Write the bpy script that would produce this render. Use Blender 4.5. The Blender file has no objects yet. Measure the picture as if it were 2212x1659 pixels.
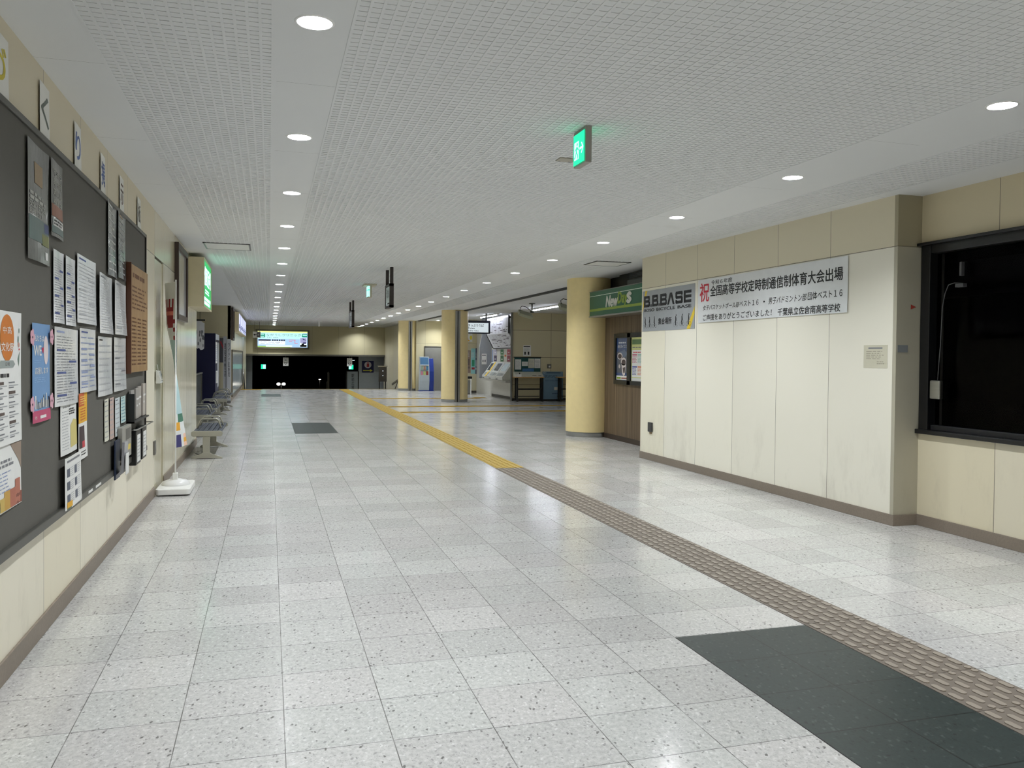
import bpy, bmesh, math, random
from mathutils import Vector, Matrix

# ------------------------------------------------------------------ camera, world, exposure
SC = bpy.context.scene
COL = SC.collection
H, ZC, XL = 1.7073, 3.4057, -1.311
F_PX, YAW, PITCH, ROLL, CY = 1779.16, .2867, -.0180, .0098, 802.34
fw = Vector((math.sin(YAW)*math.cos(PITCH), math.cos(YAW)*math.cos(PITCH), math.sin(PITCH)))
rt = Vector((math.cos(YAW), -math.sin(YAW), 0))
up = rt.cross(fw)
rt2 = rt*math.cos(ROLL)+up*math.sin(ROLL)
up2 = -rt*math.sin(ROLL)+up*math.cos(ROLL)
cd = bpy.data.cameras.new('camera'); cam = bpy.data.objects.new('camera', cd); COL.objects.link(cam)
mw = Matrix((rt2, up2, -fw)).transposed().to_4x4(); mw.translation = Vector((0, 0, H))
cam.matrix_world = mw
cd.sensor_fit = 'HORIZONTAL'; cd.sensor_width = 36; cd.lens = 36*F_PX/2212
cd.shift_y = -(829.5-CY)/2212
cd.clip_start = .05; cd.clip_end = 300
SC.camera = cam
wd = bpy.data.worlds.new('night'); SC.world = wd; wd.use_nodes = True
wd.node_tree.nodes['Background'].inputs[0].default_value = (.02, .03, .05, 1)
wd.node_tree.nodes['Background'].inputs[1].default_value = .02
SC.view_settings.view_transform = 'Standard'; SC.view_settings.look = 'None'
SC.view_settings.gamma = 1; SC.view_settings.use_curve_mapping = False
SC.view_settings.exposure = 0.0
LAMP = 1060.0          # radiance of the downlight diffusers
cy = SC.cycles
cy.use_denoising = True; cy.use_adaptive_sampling = True; cy.adaptive_threshold = .03
cy.max_bounces = 8; cy.diffuse_bounces = 5; cy.glossy_bounces = 4; cy.transmission_bounces = 4
cy.transparent_max_bounces = 8; cy.caustics_reflective = False; cy.caustics_refractive = False
cy.filter_width = 1.1; cy.sample_clamp_indirect = 6; cy.sample_clamp_direct = 0; cy.blur_glossy = .5
R = random.Random(7)

# ------------------------------------------------------------------ materials
def lin(c):
    return tuple((x/255/12.92 if x/255 <= .04045 else ((x/255+.055)/1.055)**2.4) for x in c)
_M = {}
def M(name, rgb=(200, 200, 200), rough=.5, metal=0, spec=.5, emit=0, bump=None, alpha=1):
    if name in _M: return _M[name]
    m = bpy.data.materials.new(name); m.use_nodes = True; nt = m.node_tree
    b = nt.nodes['Principled BSDF']; c = lin(rgb)
    b.inputs['Base Color'].default_value = (*c, 1); b.inputs['Roughness'].default_value = rough
    b.inputs['Metallic'].default_value = metal; b.inputs['Specular IOR Level'].default_value = spec
    if emit:
        b.inputs['Base Color'].default_value = (*[v*.12 for v in c], 1); b.inputs['Emission Color'].default_value = (*c, 1); b.inputs['Emission Strength'].default_value = emit
    if alpha < 1: b.inputs['Alpha'].default_value = alpha
    # gentle procedural variation so no surface is a dead flat colour
    tc = nt.nodes.new('ShaderNodeNewGeometry'); nz = nt.nodes.new('ShaderNodeTexNoise')
    nz.inputs['Scale'].default_value = 9; nz.inputs['Detail'].default_value = 3
    nt.links.new(tc.outputs['Position'], nz.inputs['Vector'])
    if not emit:
        mx = nt.nodes.new('ShaderNodeMix'); mx.data_type = 'RGBA'
        mx.inputs[6].default_value = (*[v*.94 for v in c], 1); mx.inputs[7].default_value = (*[min(1, v*1.06) for v in c], 1)
        nt.links.new(nz.outputs['Fac'], mx.inputs[0]); nt.links.new(mx.outputs[2], b.inputs['Base Color'])
    if bump:
        n2 = nt.nodes.new('ShaderNodeTexNoise'); n2.inputs['Scale'].default_value = bump[0]; n2.inputs['Detail'].default_value = 4
        nt.links.new(tc.outputs['Position'], n2.inputs['Vector'])
        bp = nt.nodes.new('ShaderNodeBump'); bp.inputs['Strength'].default_value = bump[1]; bp.inputs['Distance'].default_value = bump[2]
        nt.links.new(n2.outputs['Fac'], bp.inputs['Height']); nt.links.new(bp.outputs['Normal'], b.inputs['Normal'])
    _M[name] = m
    return m

class NT:
    """small helper to write node maths"""
    def __init__(s, name):
        s.m = bpy.data.materials.new(name); s.m.use_nodes = True; s.t = s.m.node_tree; s.b = s.t.nodes['Principled BSDF']
        g = s.t.nodes.new('ShaderNodeNewGeometry'); s.pos = g.outputs['Position']
        sp = s.t.nodes.new('ShaderNodeSeparateXYZ'); s.t.links.new(s.pos, sp.inputs[0]); s.x, s.y, s.z = sp.outputs
    def L(s, v, sock):
        if hasattr(v, 'is_output') or hasattr(v, 'links'): s.t.links.new(v, sock)
        else: sock.default_value = v
    def mth(s, op, a, b=0., c=0.):
        n = s.t.nodes.new('ShaderNodeMath'); n.operation = op
        s.L(a, n.inputs[0]); s.L(b, n.inputs[1])
        if op in ('MULTIPLY_ADD', 'WRAP'): s.L(c, n.inputs[2])
        return n.outputs[0]
    def add(s, a, b): return s.mth('ADD', a, b)
    def mul(s, a, b): return s.mth('MULTIPLY', a, b)
    def lt(s, a, b): return s.mth('LESS_THAN', a, b)
    def gt(s, a, b): return s.mth('GREATER_THAN', a, b)
    def frac(s, a): return s.mth('FRACT', a)
    def mix(s, f, a, b):
        n = s.t.nodes.new('ShaderNodeMix'); n.data_type = 'RGBA'
        s.L(f, n.inputs[0])
        for v, i in ((a, 6), (b, 7)):
            if isinstance(v, tuple): n.inputs[i].default_value = (*v, 1)
            else: s.t.links.new(v, n.inputs[i])
        return n.outputs[2]
    def vec(s, x, y, z):
        n = s.t.nodes.new('ShaderNodeCombineXYZ'); s.L(x, n.inputs[0]); s.L(y, n.inputs[1]); s.L(z, n.inputs[2]); return n.outputs[0]
    def noise(s, v, scale, detail=3, rough=.5):
        n = s.t.nodes.new('ShaderNodeTexNoise'); n.inputs['Scale'].default_value = scale; n.inputs['Detail'].default_value = detail
        n.inputs['Roughness'].default_value = rough; s.t.links.new(v, n.inputs['Vector']); return n.outputs['Fac']
    def white(s, v):
        n = s.t.nodes.new('ShaderNodeTexWhiteNoise'); n.noise_dimensions = '3D'; s.t.links.new(v, n.inputs['Vector']); return n.outputs['Value']
    def vor(s, v, scale):
        n = s.t.nodes.new('ShaderNodeTexVoronoi'); n.inputs['Scale'].default_value = scale; s.t.links.new(v, n.inputs['Vector']); return n.outputs['Distance'], n.outputs['Color']
    def ramp(s, f, a, b):
        n = s.t.nodes.new('ShaderNodeMapRange'); n.inputs[1].default_value = a; n.inputs[2].default_value = b
        s.t.links.new(f, n.inputs[0]); return n.outputs[0]
    def sep0(s, c):
        n = s.t.nodes.new('ShaderNodeSeparateColor'); s.t.links.new(c, n.inputs[0]); return n.outputs
    def bump(s, h, dist, strength=1.):
        n = s.t.nodes.new('ShaderNodeBump'); n.inputs['Strength'].default_value = strength; n.inputs['Distance'].default_value = dist
        s.t.links.new(h, n.inputs['Height']); s.t.links.new(n.outputs[0], s.b.inputs['Normal'])
    def out(s, col=None, rough=None, spec=None, metal=None):
        if col is not None:
            if isinstance(col, tuple): s.b.inputs['Base Color'].default_value = (*col, 1)
            else: s.t.links.new(col, s.b.inputs['Base Color'])
        if rough is not None: s.L(rough, s.b.inputs['Roughness'])
        if spec is not None: s.L(spec, s.b.inputs['Specular IOR Level'])
        if metal is not None: s.L(metal, s.b.inputs['Metallic'])
        return s.m

def speckle(n, base, dark, darker, light, sc=74):
    wob = n.noise(n.pos, 40, 2)
    v = n.vec(n.add(n.mul(n.x, .8), n.mul(wob, .02)), n.add(n.mul(n.y, .62), n.mul(wob, .03)), 0.)
    d, c = n.vor(v, sc); r, g, b = n.sep0(c)
    near = n.ramp(d, .5, .22)
    col = n.mix(n.ramp(n.noise(n.vec(n.x, n.mul(n.y, .8), 0.), 46, 4, .65), .32, .68), tuple(k*.80 for k in base), tuple(k*1.13 for k in base))
    col = n.mix(n.mul(n.lt(r, .17), near), col, dark)
    col = n.mix(n.mul(n.lt(r, .045), near), col, darker)
    col = n.mix(n.mul(n.mul(n.gt(r, .84), near), .8), col, light)
    d2, c2 = n.vor(n.vec(n.add(n.x, n.mul(wob, .01)), n.y, 3.), sc*1.9); r2 = n.sep0(c2)[0]
    col = n.mix(n.mul(n.mul(n.lt(r2, .16), n.ramp(d2, .5, .25)), .8), col, dark)
    return col

TX, TY, OX, OY = .4626, .45, -.8514, 6.772      # floor tile pitch and origin
def floor_mat():
    n = NT('floor_terrazzo_tile')
    u = n.mth('DIVIDE', n.add(n.x, -OX), TX); v = n.mth('DIVIDE', n.add(n.y, -OY), TY)
    base = speckle(n, (.55, .545, .535), (.34, .335, .33), (.17, .165, .16), (.70, .70, .69))
    t = n.white(n.vec(n.mth('FLOOR', u), n.mth('FLOOR', v), 1.))
    h = n.white(n.vec(n.mth('FLOOR', u), n.mth('FLOOR', v), 7.))
    tone = n.mix(t, (.88, .88, .88), (1.05, 1.05, 1.05))
    hue = n.mix(h, (1.01, .992, .995), (.992, 1.005, .995))
    def mulc(a, b):
        q = n.t.nodes.new('ShaderNodeMix'); q.data_type = 'RGBA'; q.blend_type = 'MULTIPLY'; q.inputs[0].default_value = 1
        n.t.links.new(a, q.inputs[6]); n.t.links.new(b, q.inputs[7]); return q.outputs[2]
    base = mulc(mulc(base, tone), hue)
    dirt = n.ramp(n.noise(n.pos, 1.3, 5, .6), .55, .8)
    base = n.mix(n.mul(dirt, .16), base, (.32, .31, .29))
    fu, fv = n.frac(u), n.frac(v)
    du = n.mth('MINIMUM', fu, n.mth('SUBTRACT', 1., fu)); dv = n.mth('MINIMUM', fv, n.mth('SUBTRACT', 1., fv))
    j = n.lt(n.mth('MINIMUM', du, dv), .0052)
    jn = n.mul(j, n.ramp(n.noise(n.pos, 6, 2), .25, .6))
    base = n.mix(n.add(n.mul(jn, .45), n.mul(j, .4)), base, (.10, .095, .09))
    n.bump(n.add(n.mul(j, -1.), n.mul(n.noise(n.pos, 2.2, 2), .12)), .0012, .35)
    rough = n.add(.10, n.mul(n.noise(n.pos, 3, 3), .12))
    return n.out(base, rough, .5)
def mat_tile():
    n = NT('floor_dark_green_tile')
    base = speckle(n, (.026, .038, .037), (.013, .02, .02), (.008, .011, .011), (.075, .09, .087), 60)
    u = n.mth('DIVIDE', n.add(n.x, -OX), TX); v = n.mth('DIVIDE', n.add(n.y, -OY), TY)
    fu, fv = n.frac(u), n.frac(v)
    j = n.lt(n.mth('MINIMUM', n.mth('MINIMUM', fu, n.mth('SUBTRACT', 1., fu)), n.mth('MINIMUM', fv, n.mth('SUBTRACT', 1., fv))), .009)
    return n.out(n.mix(n.mul(j, .9), base, (.006, .007, .007)), .36, .4)
def ceil_mat():
    n = NT('ceiling_ribbed_board')
    def band(a, b): return n.mul(n.gt(n.x, a), n.lt(n.x, b))
    smooth = n.mth('MAXIMUM', band(.035, .40), n.mth('MAXIMUM', n.lt(n.x, -.935), n.mth('MAXIMUM', band(4.42, 4.92), n.gt(n.x, 6.0))))
    fine = n.mul(n.noise(n.pos, 160, 3), .12)
    jl = n.mul(smooth, n.lt(n.frac(n.mth('DIVIDE', n.add(n.y, -5.36), 1.82)), .0018))
    n.bump(n.add(fine, n.mul(jl, -2.)), .006, .6)
    col = n.mix(n.noise(n.pos, .8, 4), (.69, .70, .70), (.75, .76, .755))
    col = n.mix(n.mul(jl, .7), col, (.2, .19, .18))
    stain = n.ramp(n.noise(n.pos, 1.1, 6, .65), .66, .8)
    col = n.mix(n.mul(stain, .18), col, (.45, .42, .36))
    return n.out(col, .9, .1)
def panel_mat(name, axis, off, pitch, hz, rgb=(226, 217, 190), upper=None, rough=.34, seam=.004, dirt=True, spread=.06, spec=.4, bmp=True):
    n = NT(name)
    a = n.x if axis == 'x' else n.y
    q = n.mth('DIVIDE', n.add(a, -off), pitch); f = n.frac(q)
    d = n.mul(n.mth('MINIMUM', f, n.mth('SUBTRACT', 1., f)), pitch)
    s = n.lt(d, seam)
    row = None
    for z0 in hz:
        s = n.mth('MAXIMUM', s, n.lt(n.mth('ABSOLUTE', n.add(n.z, -z0)), seam*1.2))
        g = n.gt(n.z, z0); row = g if row is None else n.add(row, g)
    t = n.white(n.vec(n.mth('FLOOR', q), row if row is not None else 0., 2.))
    c = lin(rgb)
    col = n.mix(t, tuple(k*(1-spread) for k in c), tuple(min(1, k*(1+spread)) for k in c))
    t2 = n.white(n.vec(n.mth('FLOOR', q), row if row is not None else 0., 5.))
    col = n.mix(n.mul(n.gt(t2, .62), .5), col, tuple(k*m for k, m in zip(c, (.93, .90, .80))))
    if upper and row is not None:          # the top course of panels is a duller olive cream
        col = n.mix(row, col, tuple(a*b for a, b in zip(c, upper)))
    if dirt:
        k = n.mul(n.ramp(n.noise(n.vec(n.mul(n.x, 1.6), n.mul(n.y, 1.6), n.mul(n.z, .55)), 2.1, 6, .7), .52, .78), n.ramp(n.z, 1.1, .1))
        col = n.mix(n.mul(k, .34), col, (.30, .27, .2))
        k2 = n.ramp(n.noise(n.pos, 5.5, 5, .7), .72, .8)
        col = n.mix(n.mul(n.mul(k2, n.ramp(n.z, .9, .1)), .55), col, (.12, .1, .08))
    col = n.mix(n.mul(s, .8), col, (.16, .14, .10))
    if bmp: n.bump(n.add(n.mul(s, -1.), n.mul(n.noise(n.pos, 1.5, 2), .12)), .003, .3)
    return n.out(col, n.add(rough, n.mul(n.noise(n.pos, 4, 2), .06)), spec)
def wood_mat(name, c1, c2, axis='y', sc=34., rough=.45):
    n = NT(name)
    a = n.x if axis == 'x' else n.y
    f = n.noise(n.vec(n.mul(a, sc), n.mul(n.z, .35), 0.), 1., 4, .65)
    st = n.white(n.vec(n.mth('FLOOR', n.mul(a, 11.)), 0., 3.))
    col = n.mix(n.ramp(f, .3, .72), lin(c1), lin(c2))
    col = n.mix(n.mul(st, .35), col, lin(c1))
    return n.out(col, rough, .3)
def steel_mat(name, rgb, rough=.32):
    n = NT(name); c = lin(rgb)
    f = n.noise(n.vec(n.mul(n.x, 3.), n.mul(n.y, 3.), n.mul(n.z, 120.)), 1., 3)
    return n.out(n.mix(f, tuple(k*.85 for k in c), tuple(min(1, k*1.1) for k in c)), rough, .5, 1.)
def stone_mat(name, rgb):
    n = NT(name); c = lin(rgb)
    f = n.noise(n.pos, 55, 4, .7); g = n.noise(n.pos, 4, 4)
    col = n.mix(f, tuple(k*.7 for k in c), tuple(k*1.2 for k in c)); col = n.mix(n.mul(g, .4), col, tuple(k*.6 for k in c))
    return n.out(col, .45, .35)

# ------------------------------------------------------------------ mesh builder
class Fr:
    """a flat frame: u right, v up, w out of the surface (seen from the front)"""
    def __init__(s, o, u, v, warp=None):
        s.o, s.u, s.v = Vector(o), Vector(u).normalized(), Vector(v).normalized(); s.n = s.u.cross(s.v); s.warp = warp
    def __call__(s, a, b, w=0.):
        if s.warp: w += s.warp(a, b)
        return s.o+s.u*a+s.v*b+s.n*w
    def at(s, a, b, w=0., warp=None):
        return Fr(s(a, b, w), s.u, s.v, warp)
WORLD = Fr((0, 0, 0), (1, 0, 0), (0, 1, 0))
LW = Fr((XL, 0, 0), (0, 1, 0), (0, 0, 1))                          # left wall: u = y, v = z, w -> +x
RWO, RWU = Vector((6.107, 12.9, 0)), Vector((.0113, -1, 0)).normalized()
RW = Fr(RWO, RWU, (0, 0, 1))                                        # right wall: u = 12.9 - y
def ry(y): return 12.9-y
def facing(y): return Fr((0, y, 0), (1, 0, 0), (0, 0, 1))          # a wall that faces the camera: u = x, v = z, w -> -y

class MB:
    def __init__(s): s.bm = bmesh.new(); s.mats = []; s.cur = 0
    def use(s, m):
        if m not in s.mats: s.mats.append(m)
        s.cur = s.mats.index(m); return s
    def face(s, pts):
        try: f = s.bm.faces.new([s.bm.verts.new(p) for p in pts])
        except ValueError: return None
        f.material_index = s.cur; return f
    def rect(s, fr, u0, v0, u1, v1, w=0., nu=1, nv=1):
        if fr.warp and nu == 1: nu, nv = max(1, min(8, int(abs(u1-u0)/.05)+1)), max(1, min(10, int(abs(v1-v0)/.05)+1))
        for i in range(nu):
            for j in range(nv):
                a, b = u0+(u1-u0)*i/nu, u0+(u1-u0)*(i+1)/nu; c, d = v0+(v1-v0)*j/nv, v0+(v1-v0)*(j+1)/nv
                s.face([fr(a, c, w), fr(b, c, w), fr(b, d, w), fr(a, d, w)])
        return s
    def poly(s, fr, pts, w=0.): s.face([fr(a, b, w) for a, b in pts]); return s
    def ell(s, fr, cu, cv, ru, rv, w=0., n=28):
        s.face([fr(cu+ru*math.cos(2*math.pi*i/n), cv+rv*math.sin(2*math.pi*i/n), w) for i in range(n)]); return s
    def ring(s, fr, cu, cv, r0, r1, w=0., n=24):
        for i in range(n):
            a, b = 2*math.pi*i/n, 2*math.pi*(i+1)/n
            s.face([fr(cu+r*math.cos(t), cv+r*math.sin(t), w) for r, t in ((r0, a), (r1, a), (r1, b), (r0, b))])
        return s
    def box(s, fr, u0, v0, w0, u1, v1, w1, bev=0.):
        t = bmesh.new(); vs = [t.verts.new(fr.o+fr.u*a+fr.v*b+fr.n*c) for a in (u0, u1) for b in (v0, v1) for c in (w0, w1)]
        for q in ((0, 1, 3, 2), (4, 6, 7, 5), (0, 4, 5, 1), (2, 3, 7, 6), (0, 2, 6, 4), (1, 5, 7, 3)): t.faces.new([vs[i] for i in q])
        if bev: bmesh.ops.bevel(t, geom=t.edges[:], offset=bev, segments=2, affect='EDGES', profile=.5)
        s._join(t); return s
    def prism(s, fr, pts, w0, w1, bev=0.):
        t = bmesh.new(); a = [t.verts.new(fr(p, q, w0)) for p, q in pts]; b = [t.verts.new(fr(p, q, w1)) for p, q in pts]
        n = len(pts); t.faces.new(a[::-1]); t.faces.new(b)
        for i in range(n): t.faces.new([a[i], a[(i+1) % n], b[(i+1) % n], b[i]])
        if bev: bmesh.ops.bevel(t, geom=t.edges[:], offset=bev, segments=2, affect='EDGES', profile=.5)
        s._join(t); return s
    def _join(s, t):
        bmesh.ops.recalc_face_normals(t, faces=t.faces[:])
        mp = {v: s.bm.verts.new(v.co) for v in t.verts}
        for f in t.faces:
            g = s.bm.faces.new([mp[v] for v in f.verts]); g.material_index = s.cur; g.smooth = f.smooth
        t.free()
    def lathe(s, c, prof, n=32, axis=(0, 0, 1), smooth=True, cap=True):
        c = Vector(c); ax = Vector(axis).normalized(); p = ax.orthogonal().normalized(); q = ax.cross(p)
        rings = []
        for r, h in prof:
            rings.append([s.bm.verts.new(c+ax*h+(p*math.cos(2*math.pi*i/n)+q*math.sin(2*math.pi*i/n))*r) for i in range(n)])
        for a, b in zip(rings, rings[1:]):
            for i in range(n):
                f = s.bm.faces.new([a[i], a[(i+1) % n], b[(i+1) % n], b[i]]); f.material_index = s.cur; f.smooth = smooth
        if cap:
            for rg, rev in ((rings[0], True), (rings[-1], False)):
                f = s.bm.faces.new(rg[::-1] if rev else rg); f.material_index = s.cur
        return s
    def tube(s, pts, r, n=10, cap=True):
        pts = [Vector(p) for p in pts]; rings = []; prev = None
        for i, p in enumerate(pts):
            d = ((pts[min(i+1, len(pts)-1)]-p).normalized()+(p-pts[max(i-1, 0)]).normalized())
            d = d.normalized() if d.length > 1e-6 else Vector((0, 0, 1))
            a = d.orthogonal().normalized() if prev is None else (prev-d*prev.dot(d)).normalized()
            prev = a; b = d.cross(a)
            rings.append([s.bm.verts.new(p+(a*math.cos(2*math.pi*k/n)+b*math.sin(2*math.pi*k/n))*r) for k in range(n)])
        for x, y in zip(rings, rings[1:]):
            for i in range(n):
                f = s.bm.faces.new([x[i], x[(i+1) % n], y[(i+1) % n], y[i]]); f.material_index = s.cur; f.smooth = True
        if cap:
            for rg in (rings[0][::-1], rings[-1]):
                f = s.bm.faces.new(rg); f.material_index = s.cur
        return s
    def text(s, fr, body, u0, v0, u1, v1, w=0., bold=0., shear=0.):
        """lettering fitted to a rectangle of the frame"""
        vs, fs = glyphs(body, shear)
        x0, x1 = min(v[0] for v in vs), max(v[0] for v in vs); y0, y1 = min(v[1] for v in vs), max(v[1] for v in vs)
        sx, sy = (u1-u0)/max(1e-6, x1-x0), (v1-v0)/max(1e-6, y1-y0)
        shifts = [(0, 0)] if not bold else [(-bold*.5, 0), (bold*.5, 0), (0, -bold*.4), (0, bold*.4)]     # heavier strokes: overlaid copies
        for k, (ox, oy) in enumerate(shifts):
            bv = [s.bm.verts.new(fr(u0+(x-x0+ox)*sx, v0+(y-y0+oy)*sy, w+.00005*k)) for x, y in vs]
            for f in fs:
                try: g = s.bm.faces.new([bv[i] for i in f]); g.material_index = s.cur
                except ValueError: pass
        return s
    def vtext(s, fr, body, u0, v0, u1, v1, w=0., bold=0.):
        n = len(body); h = (v1-v0)/n
        for i, ch in enumerate(body):
            if ch.strip(): s.text(fr, ch, u0, v1-h*(i+1)+h*.06, u1, v1-h*i-h*.06, w, bold)
        return s
    def para(s, fr, u0, v0, u1, v1, n, w=0., fill=.5, gap=.3, full=.75):
        """rows of illegible small print"""
        h = (v1-v0)/n
        for i in range(n):
            v = v1-h*(i+.5); u = u0; end = u0+(u1-u0)*(full+(1-full)*R.random())
            while u < end:
                L = min(end-u, (u1-u0)*(.08+.22*R.random()))
                s.rect(fr, u, v-h*fill/2, u+L, v+h*fill/2, w); u += L+(u1-u0)*.05*gap/.3
        return s
    def build(s, name, parent=None, mat=None, smooth=False):
        if mat and not s.mats: s.mats.append(mat)
        me = bpy.data.meshes.new(name); s.bm.normal_update()
        if parent is not None:                      # parts are stored relative to their thing
            inv = world_of(parent).inverted()
            s.bm.transform(inv)
        s.bm.to_mesh(me); s.bm.free()
        for m in s.mats: me.materials.append(m)
        if smooth:
            for p in me.polygons: p.use_smooth = True
        o = bpy.data.objects.new(name, me); COL.objects.link(o)
        if parent is not None: o.parent = parent
        return o
def world_of(o):
    m = o.matrix_basis.copy()
    while o.parent: o = o.parent; m = o.matrix_basis @ m
    return m
_G = {}
def glyphs(body, shear):
    k = (body, shear)
    if k in _G: return _G[k]
    c = bpy.data.curves.new('lettering', 'FONT'); c.body = body; c.size = 1; c.shear = shear; c.resolution_u = 4
    o = bpy.data.objects.new('lettering', c); COL.objects.link(o)
    dg = bpy.context.evaluated_depsgraph_get()
    me = bpy.data.meshes.new_from_object(o.evaluated_get(dg))
    r = ([(v.co.x, v.co.y) for v in me.vertices], [tuple(p.vertices) for p in me.polygons])
    bpy.data.objects.remove(o); bpy.data.curves.remove(c); bpy.data.meshes.remove(me)
    _G[k] = r
    return r
def tag(o, label=None, cat=None, group=None, kind=None):
    for k, v in (('label', label), ('category', cat), ('group', group), ('kind', kind)):
        if v: o[k] = v
    return o
def thing(name, label, cat, loc, group=None):
    o = bpy.data.objects.new(name, None); o.empty_display_size = .1; COL.objects.link(o); o.location = Vector(loc)
    return tag(o, label, cat, group)
def struct(name, mb, mat=None, parent=None):
    return tag(mb.build(name, parent, mat), kind='structure')
def kids(o): return [c for c in o.children]
def dup(root, loc, label=None):
    r = root.copy(); COL.objects.link(r); r.location = Vector(loc)
    if label: r['label'] = label
    for ch in kids(root):
        c = ch.copy(); COL.objects.link(c); c.parent = r
        for g in kids(ch):
            d = g.copy(); COL.objects.link(d); d.parent = c
    return r

# palette
cream = M('cream_paint', (214, 204, 174), .4)
white = M('white_paper', (226, 226, 224), .55)
ink = M('black_ink', (32, 32, 36), .5)
grey_ink = M('grey_ink', (120, 122, 128), .5)
lt_grey_ink = M('light_grey_ink', (168, 170, 174), .5)
blue_ink = M('blue_ink', (74, 88, 140), .5)
lblue_ink = M('pale_blue_ink', (140, 152, 186), .5)
red_ink = M('red_ink', (190, 48, 60), .5)
black_metal = M('black_metal', (26, 26, 28), .4)
black_plastic = M('black_plastic', (18, 18, 20), .35)
dark_bronze = M('dark_bronze_metal', (46, 38, 36), .4)
grey_metal = M('grey_metal', (118, 118, 116), .4, .6)
steel = steel_mat('brushed_steel', (176, 176, 172))
dsteel = steel_mat('dark_steel', (120, 118, 112), .38)
wplastic = M('white_plastic', (232, 232, 230), .35)
base_stone = stone_mat('skirting_stone', (142, 130, 118))
void = M('unlit_black', (2, 2, 3), .9, spec=.0)
night = M('night_black', (10, 12, 16), .9, spec=.05)

# ------------------------------------------------------------------ the setting
Y0 = -7.0
fl = MB(); fl.face([(-2.7, Y0, 0), (13.2, Y0, 0), (13.2, 41.85, 0), (-2.7, 41.85, 0)])
for a, b in (((-2.7, Y0), (13.2, Y0)),): pass
struct('floor', fl, floor_mat())
st = MB()
for i in range(12):
    z = -.16*i; y = 41.85+.32*i
    st.face([(-2.7, y, z-.16), (13.2, y, z-.16), (13.2, y, z), (-2.7, y, z)])
    st.face([(-2.7, y, z-.16), (13.2, y, z-.16), (13.2, y+.32, z-.16), (-2.7, y+.32, z-.16)])
struct('floor_stairs', st, stone_mat('stair_stone', (96, 92, 86)))
lo = MB(); lo.face([(-30, 45.69, -1.92), (40, 45.69, -1.92), (40, 90, -1.92), (-30, 90, -1.92)])
struct('ground', lo, M('night_asphalt', (22, 22, 24), .8))

LY = [4.36+2.31*i+.006*i*abs(i) for i in range(-4, 19)]+[49.75]
LXL = lambda y: .215+.0009*(y-4)
LXR = lambda y: 4.66+.0104*(y-4.36)
TKX, TKY = 7.75, [34.5, 38.9]              # two more downlights in the ticket hall; nearer one added to light posters
def ceiling():
    mb = MB()
    def quad(x0, x1, y0, y1): mb.face([(x0, y0, ZC), (x0, y1, ZC), (x1, y1, ZC), (x1, y0, ZC)])
    ye = 51.2
    quad(-2.7, -.03, Y0, ye); quad(.47, 4.3, Y0, ye); quad(5.5, 7.5, Y0, ye); quad(8.0, 13.2, Y0, ye)
    for x0, x1, fx, ys in ((-.03, .47, LXL, LY), (4.3, 5.5, LXR, LY), (7.5, 8.0, lambda y: TKX, TKY)):
        y = Y0
        for cyy in ys:
            cx = fx(cyy); a, b = cyy-.2, cyy+.2
            quad(x0, x1, y, a); y = b
            ang = sorted([2*math.pi*i/24 for i in range(24)]+[math.atan2(q-cyy, p-cx) % (2*math.pi) for p in (x0, x1) for q in (a, b)])
            def edge(t):
                dx, dy = math.cos(t), math.sin(t); k = 1e9
                if abs(dx) > 1e-9: k = min(k, ((x1 if dx > 0 else x0)-cx)/dx)
                if abs(dy) > 1e-9: k = min(k, ((b if dy > 0 else a)-cyy)/dy)
                return (cx+dx*k, cyy+dy*k, ZC)
            r = .089
            for t, q in zip(ang, ang[1:]+[ang[0]+2*math.pi]):
                if q-t < 1e-6: continue
                mb.face([(cx+r*math.cos(t), cyy+r*math.sin(t), ZC), edge(t), edge(q), (cx+r*math.cos(q), cyy+r*math.sin(q), ZC)][::-1])
        quad(x0, x1, y, ye)
    return mb
cmat = ceil_mat()
struct('ceiling', ceiling(), cmat)
def ribs():
    '''rows of shallow louvred troughs between long ribs, hanging a centimetre below the board'''
    vs, fs = [], []
    PX, PY, D = .0625, .0605, .0044
    def box(x0, x1, y0, y1):
        k = len(vs); vs.extend([(x0, y0, ZC), (x0, y0, ZC-D), (x1, y0, ZC-D), (x1, y0, ZC), (x0, y1, ZC), (x0, y1, ZC-D), (x1, y1, ZC-D), (x1, y1, ZC)])
        fs.extend([(k+1, k+5, k+6, k+2), (k, k+4, k+5, k+1), (k+3, k+2, k+6, k+7), (k, k+1, k+2, k+3)])
    for a, b in ((-.935, .035), (.398, 4.42), (5.28, 6.0)):
        n = int((b-a)/PX)
        for i in range(n+1): box(a+PX*i, a+PX*i+.016, -1., 50.5)
        for i in range(n):
            x0, x1 = a+PX*i+.016, a+PX*(i+1)
            y = -1.
            while y < 50.4:
                k = len(vs); vs.extend([(x0, y, ZC-.0005), (x1, y, ZC-.0005), (x0, y, ZC-.0036), (x1, y, ZC-.0036), (x0, y+PY, ZC-.0005), (x1, y+PY, ZC-.0005)])
                fs.extend([(k, k+2, k+3, k+1), (k+2, k+4, k+5, k+3)]); y += PY
    me = bpy.data.meshes.new('ceiling_ribs'); me.from_pydata(vs, [], fs); me.materials.append(cmat)
    o = bpy.data.objects.new('ceiling_ribs', me); COL.objects.link(o); tag(o, kind='structure')
ribs()

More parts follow.
